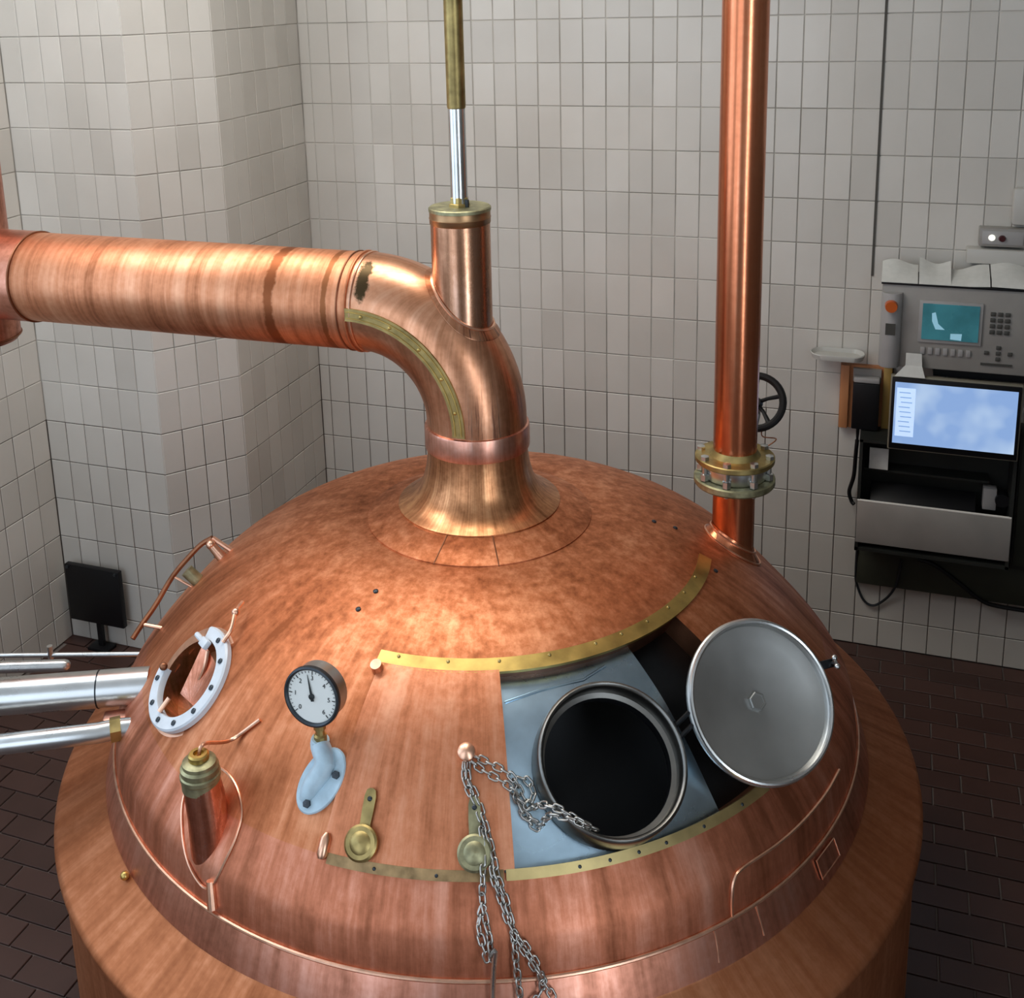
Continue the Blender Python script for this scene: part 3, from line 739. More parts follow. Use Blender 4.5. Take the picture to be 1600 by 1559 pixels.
for p in low:
    d = Vector((p.x - SX, p.y - SY, 0)).normalized(); q = p + d * .022; q.z = elbow_top(q.x, q.y) + .001; pts2.append(q)
b = MB(); b.grid([[q + Vector((0, 0, .002)) for q in pts], [q + Vector((0, 0, .003)) for q in pts2], pts2], True); b.build('saddle', M_ELBOW, H_)

# agitator shaft
S_ = thing('agitator_shaft', (SX, SY, 2.506), 'thin upright shaft rising from the capped copper housing', 'shaft')
b = MB(); b.rev([(.0001, 2.506), (.0255, 2.506), (.0255, 2.80), (.0255, 4.42)], 28, (SX, SY, 0)); b.build('rod', M_ROD, S_)
b = MB(); b.rev([(.0258, 2.795), (.0275, 2.80), (.0278, 4.42)], 28, (SX, SY, 0)); tag(b.build('sleeve', M_BRASS_OLD, S_), 'tarnished brass sleeve on the upper half')
b = MB(); b.rev([(.034, 2.506), (.034, 2.514), (.029, 2.516), (.029, 2.532), (.027, 2.534)], 6, (SX, SY, 0)); b.build('gland_nut', M_BRASS_OLD, S_, angle=20)
b = MB(); b.cyl((SX + .028, SY - .012, 2.506), (SX + .028, SY - .012, 2.528), .007, n=8); b.build('bolt', M_BOLT, S_)

# copper stack at the left
T = thing('copper_stack', (XS, AY, 1.93), 'upright copper stack at the left end of the duct, closed below', 'pipe')
b = MB(); b.rev([(.0005, 1.915), (.10, 1.918), (.150, 1.928), (.160, 1.942), (.160, 4.42)], 64, (XS, AY, 0)); b.build('barrel', M_STACK, T)
b = MB(); b.torus((XS, AY, 1.945), (0, 0, 1), .1605, .004, 64, 6); b.build('rolled_edge', M_DARKCU, T)
b = MB()
for i in range(15):
    pass
rows = [[], [], [], []]
for i in range(15):
    a = R(-110 + 85 * i / 14); d = Vector((math.cos(a), math.sin(a), 0)); o = Vector((XS, AY, 0))
    for k, (rr, z) in enumerate(((.159, 2.085), (.166, 2.085), (.166, 2.125), (.159, 2.125))): rows[k].append(o + d * rr + Vector((0, 0, z)))
V = b.grid(rows); b.face([V[k][-1] for k in range(4)]); b.build('strap', M_BRASS, T, angle=25)

# ------------------------------------------------------------------ RISER PIPE on the right
PX, PY, PR_ = -.4277, 3.406, .0677
P_ = thing('riser_pipe', (PX, PY, 1.37), 'tall upright copper pipe with a bolted brass flange on the right', 'pipe')
b = MB(); b.rev([(PR_, 1.665), (PR_, 4.42)], 40, (PX, PY, 0)); b.build('upper_pipe', M_RISER, P_)
b = MB(); b.rev([(PR_ - .002, 1.30), (PR_ - .002, 1.60)], 40, (PX, PY, 0)); b.build('lower_pipe', M_RISER, P_)
b = MB(); b.rev([(PR_, 1.700), (PR_ + .006, 1.690), (PR_ + .012, 1.682), (.120, 1.680), (.1235, 1.677), (.1235, 1.664), (.120, 1.660), (PR_, 1.660)], 48, (PX, PY, 0)); fl = b.build('brass_flange', M_BRASS_OLD, P_, angle=30)
b = MB(); b.rev([(.060, 1.655), (.098, 1.655), (.101, 1.650), (.101, 1.618), (.098, 1.612), (.060, 1.612)], 48, (PX, PY, 0)); b.build('valve_body', M_STEEL, P_, angle=30)
b = MB(); b.rev([(PR_, 1.610), (.122, 1.610), (.1265, 1.606), (.1265, 1.590), (.122, 1.584), (PR_ + .004, 1.584), (PR_ + .002, 1.572), (PR_ - .002, 1.570)], 48, (PX, PY, 0)); b.build('lower_flange', M_BRASS_GREEN, P_, angle=30)
for k in range(8):
    a = R(45 * k - 95); c = Vector((PX + .108 * math.cos(a), PY + .108 * math.sin(a), 0))
    b = MB(); b.cyl(c + Vector((0, 0, 1.578)), c + Vector((0, 0, 1.690)), .0075, n=10)
    b.rev([(.0135, 1.680), (.0135, 1.692), (.0005, 1.694)], 6, c, (0, 0, 1)); b.rev([(.0135, 1.612), (.0135, 1.632), (.008, 1.634)], 6, c, (0, 0, 1)); b.build('bolt', M_STEEL, P_, angle=25)
# welded foot on the dome
n_ = dn(22.5, .81)
fp = lambda a, rr, dzz: (lambda x, y: Vector((x, y, dz(math.hypot(x - AX, y - AY)) + dzz)))(PX + rr * math.cos(a), PY + rr * math.sin(a))
b = MB(); b.grid([[fp(2 * math.pi * j / 48, PR_ - .001, .040) for j in range(48)], [fp(2 * math.pi * j / 48, PR_ + .004, .022) for j in range(48)], [fp(2 * math.pi * j / 48, PR_ + .020, .003) for j in range(48)], [fp(2 * math.pi * j / 48, PR_ + .026, -.002) for j in range(48)]], True); b.build('foot', M_RISER, P_)
for rr, dzz in ((PR_ + .003, .028), (PR_ + .020, .004)):
    b = MB(); b.tube([fp(2 * math.pi * j / 48, rr, dzz) for j in range(48)], .0035, 6, closed=True); b.build('weld_bead', M_SEAM, P_)

# hand wheel of the valve, behind the riser
HW = Vector((-.396, 3.66, 1.765)); hn = Vector((-.06, -.86, .50)).normalized()
W_ = thing('valve_handwheel', HW, 'black iron handwheel half hidden behind the upright copper pipe', 'handwheel')
hx_, hy_, hn = frame(hn)
b = MB(); b.torus(HW, hn, .089, .0125, 40, 10); b.build('rim', M_BLACKM, W_)
for k in range(5):
    a = R(72 * k + 20); d = hx_ * math.cos(a) + hy_ * math.sin(a); s_ = hn.cross(d)
    b = MB(); b.tube([HW - hn * .015, HW + d * .04 - hn * .012 + s_ * .004, HW + d * .088], [.008, .0065, .0085], 8); b.build('spoke', M_BLACKM, W_)
b = MB(); b.cyl(HW - hn * .030, HW + hn * .006, .020, .017, 18); b.build('hub', M_BLACKM, W_)
b = MB(); b.tube([HW - hn * .02, HW - hn * .05 + Vector((0, -.02, -.03)), Vector((PX + .03, PY + .15, 1.66)), Vector((PX + .01, PY + .085, 1.632))], .012, 10); b.build('stem', M_STEEL, W_)
b = MB(); b.tube(smooth_path([HW + hx_ * .03 - hy_ * .088, HW + hx_ * .035 - hy_ * .11 - hn * .01, Vector((PX + .115, PY + .11, 1.70)), Vector((PX + .085, PY + .07, 1.682))]), .0022, 6); b.build('wire', M_DARKCU, W_)

# ------------------------------------------------------------------ SIGHT PORT on the left of the dome
G = thing('sight_port', PORT_C, 'round white flanged port with dark bolts on the left of the dome', 'port')
px_, py_, pn = frame(PORT_N)
b = MB(); FA0, FA1 = -165, 112
fr_ = [[PORT_C + (px_ * math.cos(R(a)) + py_ * math.sin(R(a))) * r_ + pn * h_ for a in [FA0 + (FA1 - FA0) * i / 54 for i in range(55)]] for r_, h_ in ((.110, -.016), (.110, -.002), (.113, .004), (.145, .004), (.150, -.001), (.150, -.016), (.145, -.020), (.113, -.018), (.110, -.016))]
V = b.grid(fr_); b.face([q[0] for q in V[:-1]]); b.face([q[-1] for q in V[:-1]][::-1]); ring = b.build('flange', M_WHITE_EN, G, angle=40)
b = MB(); b.rev([(.158, -.050), (.157, -.022), (.120, -.018)], 64, PORT_C, PORT_N); b.build('base_ring', M_SEAM, G)
for k in range(8):
    a = R(33 * k - 150); c = PORT_C + (px_ * math.cos(a) + py_ * math.sin(a)) * .130
    b = MB(); b.rev([(.0078, .003), (.0078, .0075), (.005, .009), (.0004, .009)], 8, c, pn); b.build('bolt', M_BOLT, G, angle=25)
b = MB(); b.rev([(.1105, -.006), (.1105, -.075), (.0005, -.085)], 48, PORT_C, PORT_N); b.build('well', copper('port_copper', 'vert', ((.18, .11, .04), (.38, .18, .09), (.62, .27, .17)), (.35, .5), 2, 6, 9), G, angle=30)
b = MB()   # curved copper leaf inside the port
rows = []
for i in range(9):
    u = i / 8; rows.append([PORT_C + px_ * (-.05 + .145 * u) + py_ * (.092 - .150 * v * (1 - .25 * u) - .03 * u) - pn * (.008 + .04 * v + .02 * math.sin(u * 2)) for v in [k / 6 for k in range(7)]])
b.grid(rows); b.build('copper_leaf', M_CONE, G)
b = MB(); b.tube(smooth_path([PORT_C + px_ * -.012 + py_ * .085 - pn * .01, PORT_C + px_ * .0 + py_ * .04 - pn * .03, PORT_C + px_ * -.02 - py_ * .02 - pn * .06]), .006, 6); b.build('leaf_rim', M_SEAM, G)
c = PORT_C + py_ * .098 - px_ * .015
b = MB(); b.box(c + pn * .012, (.036, .026, .018), Matrix((px_, py_, pn)).transposed(), .004); b.cyl(c + pn * .014 - px_ * .012, c + pn * .014 - px_ * .055, .008, n=10); b.build('latch', M_WHITE_EN, G, angle=25)
c = PORT_C - py_ * .105 + px_ * .0
b = MB(); b.cyl(c - py_ * .008 + pn * .008, c + py_ * .035 + pn * .008, .007, n=10); b.build('pin', M_SEAM, G)
c = PORT_C - px_ * .112 + py_ * -.03
b = MB(); b.ball(c + pn * .012, .012); b.build('pin', M_DARKCU, G)
tp = [PORT_C + py_ * .135 + px_ * .045 + pn * .006, PORT_C + py_ * .175 + px_ * .040 + pn * .006, PORT_C + py_ * .215 + px_ * .005 + pn * .004, PORT_C + py_ * .245 - px_ * .02 - pn * .012]
b = MB(); b.tube(smooth_path(tp), .006, 8); b.ball(tp[2], .012); b.build('hinge_rod', M_SEAM, G)

# ------------------------------------------------------------------ GAUGE
GC = Vector((-1.2798, 2.1648, 1.4525)); GN = azel(-91.9, 8)
Q = thing('pressure_gauge', dpt(-94.4, .9625), 'round white dial gauge on a pale blue oval flange', 'gauge')
gx, gy, gn = frame(GN)
b = MB(); b.rev([(.0005, -.056), (.066, -.056), (.072, -.050), (.072, -.008), (.076, -.006)], 56, GC, GN); b.build('case', M_STEEL, Q, angle=30)
b = MB(); b.rev([(.076, -.010), (.0775, -.004), (.0765, .003), (.072, .005), (.068, .002), (.067, -.003)], 56, GC, GN); b.build('bezel', M_BOLT, Q)
b = MB(); b.rev([(.0005, -.003), (.0685, -.003)], 56, GC, GN); dial = b.build('dial', M_DIAL, Q, False)
b = MB()   # scale marks and figures blocks
for k in range(31):
    a = R(225 - 270 * k / 30); d = gx * math.cos(a) + gy * math.sin(a); s_ = gn.cross(d); big = k % 5 == 0
    b.box(GC + d * (.0605 if big else .0625) - gn * .0018, (.009 if big else .005, .0018 if big else .0009, .0012), Matrix((d, s_, gn)).transposed())
b.build('scale_marks', M_INK, dial, False)
def text(body, size, loc, xd, yd, mat, parent, name):
    cu = bpy.data.curves.new(name, 'FONT'); cu.body = body; cu.size = size; cu.align_x = 'CENTER'; cu.align_y = 'CENTER'; cu.extrude = .0002
    o = bpy.data.objects.new(name, cu); COL.objects.link(o); o.parent = parent
    n_ = Vector(xd).cross(Vector(yd)); M3 = Matrix((Vector(xd), Vector(yd), n_)).transposed().to_4x4(); M3.translation = Vector(loc) - wloc(parent)
    cu.materials.append(mat)
    me = bpy.data.meshes.new_from_object(o.evaluated_get(bpy.context.evaluated_depsgraph_get())); bpy.data.objects.remove(o)
    me.materials.clear(); me.materials.append(mat); me.name = name
    o = bpy.data.objects.new(name, me); COL.objects.link(o); o.parent = parent
    o.matrix_local = M3; return o
for k, s_ in enumerate(('0', '1', '2', '3', '4', '5', '6')):
    a = R(225 - 45 * k); d = gx * math.cos(a) + gy * math.sin(a)
    text(s_, .0165, GC + d * .047 - gn * .0018, gx, gy, M_INK, dial, 'figure')
na = R(103); nd = gx * math.cos(na) + gy * math.sin(na); ns = gn.cross(nd)
b = MB(); P4 = [GC - nd * .012 - ns * .0045, GC - nd * .012 + ns * .0045, GC + nd * .056 + ns * .0008, GC + nd * .056 - ns * .0008]
b.grid([[p + gn * .0 for p in (P4[0], P4[3])], [p for p in (P4[1], P4[2])]]); b.rev([(.0075, -.002), (.0075, .002), (.0005, .003)], 16, GC, gn); b.build('needle', M_INK, dial, False)
fph, fr = -94.4, .9625
fn = dn(fph, fr); fc_ = dpt(fph, fr); ft_ = (dpt(fph, fr + .02) - dpt(fph, fr - .02)).normalized()
tilt = Matrix.Rotation(R(-18), 3, fn); fy = tilt @ -ft_; fx = fy.cross(fn)
b = MB(); rows = []
for k, (s1, hh) in enumerate(((.98, -.004), (1, .006), (.96, .010), (.001, .011))):
    rows.append([fc_ + (fx * (.054 * math.cos(2 * math.pi * j / 40)) + fy * (.083 * math.sin(2 * math.pi * j / 40))) * s1 + fn * hh for j in range(40)])
b.grid(rows, True); b.build('flange', M_BLUE, Q, angle=30)
SB = Vector((GC.x + .002, GC.y + .026, 0))
b = MB(); b.tube(smooth_path([fc_ - fy * .058 - fx * .012 + fn * .000, fc_ - fy * .02 - fx * .012 + fn * .010, fc_ + fy * .035 - fx * .008 + fn * .016, Vector((SB.x, SB.y - .004, 1.300)), Vector((SB.x, SB.y, 1.318))], 3), [.015, .020, .023, .0245, .025, .0255, .026, .026, .0255, .025, .0245, .024, .0225], 20); b.build('boss', M_BLUE, Q)
b = MB(); b.rev([(.017, 1.312), (.017, 1.328), (.012, 1.332), (.012, 1.345), (.016, 1.348), (.016, 1.366), (.011, 1.370), (.011, 1.392)], 10, (SB.x, SB.y, 0)); b.build('nipple', M_BRASS_OLD, Q, angle=25)
for s1, s2 in ((.030, .032), (.004, -.060)):
    c = fc_ + fx * s1 + fy * s2 + fn * .010
    b = MB(); b.rev([(.010, 0), (.010, .008), (.0005, .009)], 6, c, fn); b.build('bolt', M_BOLT, Q, angle=20)

# ------------------------------------------------------------------ upright filler fitting on the dome's lower left
CX, CY = -1.552, 2.062
F_ = thing('filler_fitting', (CX, CY, 1.0), 'upright copper fitting with a green brass screw cap on the dome', 'fitting')
zs = lambda a, rr: dz(math.hypot(CX + rr * math.cos(a) - AX, CY + rr * math.sin(a) - AY))
b = MB(); n = 48
lo = [Vector((CX + .010 + .050 * math.cos(2 * math.pi * j / n), CY + .050 * math.sin(2 * math.pi * j / n), zs(2 * math.pi * j / n, .050) - .012)) for j in range(n)]
hi = [Vector((CX + .047 * math.cos(2 * math.pi * j / n), CY + .047 * math.sin(2 * math.pi * j / n), 1.235)) for j in range(n)]
b.grid([lo, [p.lerp(q, .55) + Vector((.004, 0, 0)) for p, q in zip(lo, hi)], hi], True); b.build('barrel', M_CONE, F_)
b = MB(); b.rev([(.048, 1.212), (.048, 1.236), (.0505, 1.240), (.0505, 1.250), (.047, 1.253), (.048, 1.260), (.048, 1.268), (.042, 1.273), (.042, 1.283), (.028, 1.290), (.024, 1.290)], 40, (CX, CY, 0)); cap = b.build('screw_cap', M_BRASS_GREEN, F_, angle=30)
b = MB(); b.rev([(.026, 1.288), (.026, 1.302), (.022, 1.306), (.013, 1.306), (.013, 1.296), (.0005, 1.296)], 24, (CX, CY, 0)); b.build('cap_ring', M_BRASS, cap, angle=30)
out = [(-116.5, 1.035), (-112.5, 1.012), (-108.3, 1.020), (-105.3, 1.050), (-104.6, 1.085), (-104.8, 1.12), (-105.6, 1.150), (-107.5, 1.155), (-110.5, 1.150), (-113.5, 1.125), (-116.2, 1.085)]
cl = smooth_path([dpt(ph, r, .002) for ph, r in out + out[:1]], 5)[:-1]
b = MB(); b.tube(cl, .0035, 6, closed=True); b.build('weld_bead', M_SEAM, F_)
b = MB(); b.tube([dpt(-106.2, 1.150, .004), dpt(-105.6, 1.1585, .006)], [.010, .013], 10); b.build('weld_lump', M_SEAM, F_)
b = MB(); b.tube(smooth_path([Vector((CX + .0, CY + .0, 1.296)), Vector((CX + .005, CY + .02, 1.318)), dpt(-112, .965, .022), dpt(-109.5, .91, .004)]), .005, 8); b.build('vent_tube', M_SEAM, F_)

# ------------------------------------------------------------------ guard bar at the dome's left edge
B0 = [(-2.048, 2.9062, 1.3961), (-2.0861, 2.8969, 1.3719), (-2.1198, 2.8753, 1.336), (-2.1583, 2.8253, 1.2819), (-2.183, 2.7546, 1.2124), (-2.1967, 2.6961, 1.1745), (-2.205, 2.6529, 1.146)]
N_ = thing('guard_bar', B0[0], 'curved dark copper bar standing off the left edge of the dome', 'bar')
b = MB(); b.tube(smooth_path(B0), .0085, 8); b.build('bar', M_DARKCU, N_)
def foot(p, name, rad=.006):
    p = Vector(p); ph = math.degrees(math.atan2(p.y - AY, p.x - AX)); r = min(math.hypot(p.x - AX, p.y - AY) - .06, 1.12)
    b = MB(); b.tube([p, dpt(ph, r, -.004)], rad, 8); return b.build(name, M_SEAM, N_)
foot(B0[0], 'post', .008); foot(B0[5], 'post'); foot(B0[3], 'post', .004)
ph0 = math.degrees(math.atan2(B0[0][1] - AY, B0[0][0] - AX))
b = MB(); b.cyl(dpt(ph0 + 1, .86, 0), dpt(ph0 + 1, .86, .055), .018, .014, 14); b.ball(dpt(ph0 + 1, .86, .055), .016); b.build('bracket', M_SEAM, N_)
b = MB(); b.cyl(dpt(ph0 + 4, .93, .0), dpt(ph0 + 4, .93, .05), .022, .022, 14); b.build('bracket', M_BRASS_GREEN, N_)

# ------------------------------------------------------------------ pipes at the left
def to_wall(p, q):            # extend the line p->q to the side wall
    p = Vector(p); q = Vector(q); d = q - p; t_ = (X0 + .0 - p.x) / d.x; return p + d * t_
p0, p1 = Vector((-2.085, 2.491, 1.105)), Vector((-2.442, 2.324, 1.105)); pe = to_wall(p0, p1)
L1 = thing('steel_feed_pipe', p0, 'thick steel pipe entering the kettle from the left, the widest of the pipes there', 'pipe')
b = MB(); b.cyl(p0 + (p0 - p1).normalized() * .05, pe, .055, n=36); b.build('pipe', M_STEEL, L1)
d = (p1 - p0).normalized(); c = p0 + d * .10
b = MB(); b.cyl(c, c + d * .004, .0565, n=36); b.build('weld_ring', M_STEEL_DARK, L1)
q = [Vector((-2.055, 2.365, 1.052)), Vector((-2.10, 2.33, 1.052)), Vector((-2.20, 2.275, 1.052)), Vector((-2.352, 2.215, 1.038)), Vector((-2.62, 2.10, 1.0))]
L2 = thing('steel_drain_pipe', q[0], 'slim bent steel pipe entering the kettle below the thick pipe', 'pipe')
qq = q + [to_wall(q[-2], q[-1])]
b = MB(); b.tube([q[0] + Vector((.10, .05, 0))] + qq, .0295, 20); b.build('pipe', M_STEEL, L2)
b = MB(); dd = (q[1] - q[0]).normalized(); b.cyl(q[0] - dd * .01, q[0] + dd * .02, .037, n=6); b.build('nut', M_BRASS_OLD, L2, angle=20)
p0, p1 = Vector((-2.362, 2.840, .946)), Vector((-2.803, 2.692, .946))
L3 = thing('thin_steel_rod', p0, 'thin bright rod running left behind the thick steel pipe', 'rod')
b = MB(); b.cyl(p0 + Vector((.10, .034, 0)), to_wall(p0, p1), .0085, n=12); b.build('rod', M_STEEL, L3)
c = p0.lerp(p1, .62); b = MB(); b.cyl(c - Vector((0, 0, .012)), c + Vector((0, 0, .035)), .010, n=10); b.build('clip', M_STEEL, L3)
p0, p1 = Vector((-2.526, 2.689, .965)), Vector((-2.726, 2.614, .965))
L4 = thing('capped_steel_tube', p0, 'short round-ended steel tube between the thin rod and the thick pipe', 'tube')
b = MB(); d = (p1 - p0).normalized(); e_ = to_wall(p0, p1); hL = (e_ - p0).length
b.rev([(.0005, -.020), (.010, -.018), (.017, -.011), (.020, 0), (.020, hL)], 24, p0, d); b.build('tube', M_STEEL, L4)
c = p0 + d * .24
b = MB(); b.cyl(c, c + Vector((0, 0, .045)), .008, n=10); b.rev([(.0005, -.008), (.026, -.006), (.029, 0), (.026, .006), (.0005, .008)], 24, c + Vector((0, 0, .058)), (.4, -.8, .3)); b.build('valve_knob', M_STEEL, L4)

# ------------------------------------------------------------------ black square panel on a post by the alcove wall
BX, BY = -3.56, 4.055
t = thing('floor_panel', (BX, BY, 0), 'black square panel on a short post before the alcove wall', 'panel')
b = MB(); b.box((BX, BY, .293), (.315, .030, .300), None, .004); b.build('panel', M_BLACK, t, angle=30)
b = MB(); b.box((BX, BY + .005, .07), (.028, .02, .16)); b.build('post', M_BLACK, t, False)
b = MB(); b.box((BX, BY, .008), (.12, .07, .016), None, .003); b.build('base', M_BLACK, t, angle=30)
for sx in (-1, 1): 
    b = MB(); b.cyl((BX + sx * .14, BY - .015, .43), (BX + sx * .14, BY - .022, .43), .008, n=10); b.build('screw', M_BOLT, t)

# ------------------------------------------------------------------ CHAINS
def link_mesh():
    b = MB(); L_, W2, r = .0125, .0075, .0027
    pts = [Vector((L_ * .55 + W2 * .8 * math.cos(a), W2 * math.sin(a), 0)) for a in [R(-90 + 30 * i) for i in range(7)]] + [Vector((-L_ * .55 - W2 * .8 * math.cos(a), -W2 * math.sin(a), 0)) for a in [R(-90 + 30 * i) for i in range(7)]]
    b.tube(pts, r, 6, closed=True)
    bmesh.ops.remove_doubles(b.bm, verts=b.bm.verts[:], dist=1e-5); bmesh.ops.recalc_face_normals(b.bm, faces=b.bm.faces[:])
    me = bpy.data.meshes.new('link')
    for f in b.bm.faces: f.smooth = True
    b.bm.to_mesh(me); b.bm.free(); me.materials.append(M_CHAIN); return me
LINK = link_mesh()
def chain(paths, label, start):
    t = thing('steel_chain', start, label, 'chain', 'chains hanging from the brass knob')
    for path in paths:
        P = smooth_path(path, 12); s = [0]
        for a, c in zip(P, P[1:]): s.append(s[-1] + (c - a).length)
        step = .0200; k = 0; d = step / 2
        while d < s[-1]:
            i = max(j for j in range(len(s)) if s[j] <= d); i = min(i, len(P) - 2)
            u = (d - s[i]) / max(1e-6, s[i + 1] - s[i]); p = P[i].lerp(P[i + 1], u); tg = (P[i + 1] - P[i]).normalized()
            o = bpy.data.objects.new('link', LINK); COL.objects.link(o); o.parent = t
            o.rotation_mode = 'QUATERNION'
            o.rotation_quaternion = tg.to_track_quat('X', 'Z') @ Matrix.Rotation(R((48 if k % 2 else -42) + random.uniform(-12, 12)), 3, 'X').to_quaternion()
            o.location = p - Vector(start); d += step; k += 1
    return t
def cp(ph, r, off=.011): return dpt(ph, r, off) if r < 1.158 else bandp(ph, r, .013)
KB = KN + kn * .016
mhx, mhy, mhn = frame(MH_N)
def rimp(deg, rad, h): a = R(deg); return MH_C + (mhx * math.cos(a) + mhy * math.sin(a)) * rad + mhn * h
chain([[KB + Vector((.012, 0, .0)), dpt(-69.6, .900, .016), dpt(-66, .924, .014), dpt(-64.5, .950, -.014), dpt(-63.2, .975, -.018), rimp(197, .207, -.018), rimp(202, .195, .004), rimp(209, .182, .013), rimp(219, .174, .009), rimp(229, .168, -.002), rimp(238, .164, -.014)],
       [KB + Vector((.010, -.01, -.006)), dpt(-70, .915, .016), dpt(-66.3, .942, .014), dpt(-65, .965, -.015), dpt(-64.0, .99, -.018), dpt(-62.5, 1.005, -.018), rimp(205, .208, -.016), rimp(210, .194, .006), rimp(217, .180, .014), rimp(226, .172, .008), rimp(234, .166, -.006)],
       [dpt(-64.8, .925, -.012), dpt(-63.2, .935, -.014), dpt(-62.6, .955, -.012), dpt(-63.6, .972, -.006), dpt(-64.8, .965, -.008), dpt(-64.2, .985, -.008), dpt(-62.9, .995, -.006)]],
      'doubled steel chain running from the brass knob into the manhole', KB)
chain([[KB + Vector((0, -.010, -.012)), cp(-72.6, .930, .014), cp(-71.0, .970), cp(-69.4, 1.030, .016), cp(-68.9, 1.068, .026), cp(-68.2, 1.095, .013), cp(-67.0, 1.133), cp(-65.0, 1.1555), cp(-63.2, 1.168), cp(-62.6, 1.178)],
       [KB + Vector((.006, -.012, -.012)), cp(-72.0, .930, .015), cp(-70.4, .970), cp(-69.0, 1.030, .018), cp(-68.4, 1.068, .027), cp(-67.6, 1.095, .014), cp(-66.9, 1.133), cp(-66.7, 1.155), cp(-66.4, 1.175), cp(-66.4, 1.19)],
       [cp(-66.3, 1.140, .014), cp(-64.4, 1.156, .015), cp(-63.9, 1.166, .01), cp(-65.2, 1.180, .01)]],
      'steel chain hanging from the brass knob and splitting to the right', KB)
ch3 = chain([[cp(-70.3, 1.000, .018), cp(-70.1, 1.035, .022), cp(-70.2, 1.068, .027), cp(-70.3, 1.095, .013), cp(-70.0, 1.12), cp(-69.6, 1.140), cp(-69.5, 1.153)],
       [cp(-70.2, 1.105, .014), cp(-70.8, 1.125), cp(-70.4, 1.146), cp(-69.8, 1.155)]],
      'shorter steel chain below the brass knob ending in a hook', cp(-70.3, 1.000, .018))
hk = [cp(-69.4, 1.152, .018), cp(-69.0, 1.149, .022), cp(-69.2, 1.156, .02), bandp(-69.4, 1.170, .020), bandp(-69.3, 1.185, .018), bandp(-69.2, 1.196, .016)]
b = MB(); b.tube(smooth_path(hk, 5), .0062, 8); b.build('hook', M_STEEL, ch3)

# ------------------------------------------------------------------ CONTROL STATION on the back wall
YW = Y1
E_ = thing('control_console', (.36, YW, 1.48), 'grey wall control console with a teal display and orange button', 'console')
b = MB(); b.box((.385, 5.10, 1.667), (.82, .20, .370), None, .008); body = b.build('body', M_GREY, E_, angle=30)
b = MB(); b.rev([(.041, 0), (.043, .005), (.043, .325), (.041, .33)], 24, (.017, 5.0, 1.485), (0, 0, 1), True, True); b.build('side_pod', M_GREY_L, E_, angle=40)
b = MB(); b.box((.385, 5.098, 1.8535), (.83, .212, .010), None, .002); b.build('top_plate', M_BLACK, E_, angle=30)
b = MB(); b.box((.50, 5.115, 1.462), (.60, .17, .036)); b.build('under_shadow', M_BLACK, E_, False)  # black block standing in for the shadow gap under the console
b = MB(); b.cyl((.015, 4.966, 1.763), (.015, 4.936, 1.763), .027, .024, 24); b.build('button', M_ORANGE, E_, angle=30)
b = MB(); b.box((.016, 4.957, 1.66), (.040, .004, .05)); b.build('pod_label', M_KEY, E_, False)
b = MB(); b.box((.252, 4.997, 1.695), (.25, .010, .185), None, .003); b.build('display_bezel', M_GREY_L, E_, angle=30)
b = MB(); b.box((.252, 4.991, 1.697), (.222, .006, .157)); disp = b.build('display', M_TEALD, E_, False)
b = MB(); b.grid([[(.178, 4.9875, 1.735), (.192, 4.9875, 1.74)], [(.180, 4.9875, 1.70), (.205, 4.9875, 1.69)], [(.195, 4.9875, 1.665), (.232, 4.9875, 1.665)]])
b.grid([[(.255, 4.9875, 1.650), (.300, 4.9875, 1.652)], [(.255, 4.9875, 1.625), (.298, 4.9875, 1.622)]]); b.build('display_picture', M_DISPL, disp, False)
for k in range(7):
    b = MB(); b.box((.150 + .030 * k, 4.997, 1.565), (.018, .008, .030), None, .002); b.build('function_key', M_GREY_L, E_, angle=30)
for i in range(3):
    for k in range(4):
        b = MB(); b.box((.415 + .028 * i, 4.997, 1.745 - .026 * k), (.020, .008, .017), None, .002); b.build('key', M_KEY, E_, angle=30)
for dx_, dz_ in ((.40, 1.575), (.445, 1.575), (.49, 1.575), (.445, 1.600), (.445, 1.550)):
    b = MB(); b.box((dx_, 4.997, dz_), (.018, .008, .016), None, .002); b.build('arrow_key', M_KEY, E_, angle=30)
b = MB(); b.box((.44, 4.998, 1.525), (.12, .006, .010)); b.build('legend_strip', M_KEY, E_, False)
# papers lying on the console
for k, (x0, x1, lift, rot, w_) in enumerate(((-.030, .115, .050, .02, 'white paper slip at the left end of the console top'), (.119, .245, .056, -.06, 'white paper slip with a folded edge, second from the left on the console'), (.235, .395, .040, .08, 'white paper slip sagging over the console edge, second from the right'), (.400, .58, .048, -.03, 'crumpled white paper sheet at the right end of the console top'))):
    b = MB(); rows = []
    for i in range(7):
        v = i / 6; row = []
        for j in range(9):
            u = j / 8; x = x0 + (x1 - x0) * u
            y = 4.985 + .15 * v
            z = 1.862 + lift * v * (1.1 - .25 * math.sin(math.pi * u) * (k == 2)) + .012 * math.sin(u * 5 + k * 2) * v + rot * (u - .5) * .12 + .004 * k - (.010 if i == 0 else 0)
            row.append((x, y, max(z, 1.8605)))
        rows.append(row)
    b.grid(rows); b.grid([[(p[0], p[1], p[2] - .0012) for p in r_] for r_ in rows])
    o = b.build('paper_slip', M_PAPER, None, org=((x0 + x1) / 2, 5.06, 1.855), weld=False)
    tag(o, w_, 'paper', 'papers on the console top')
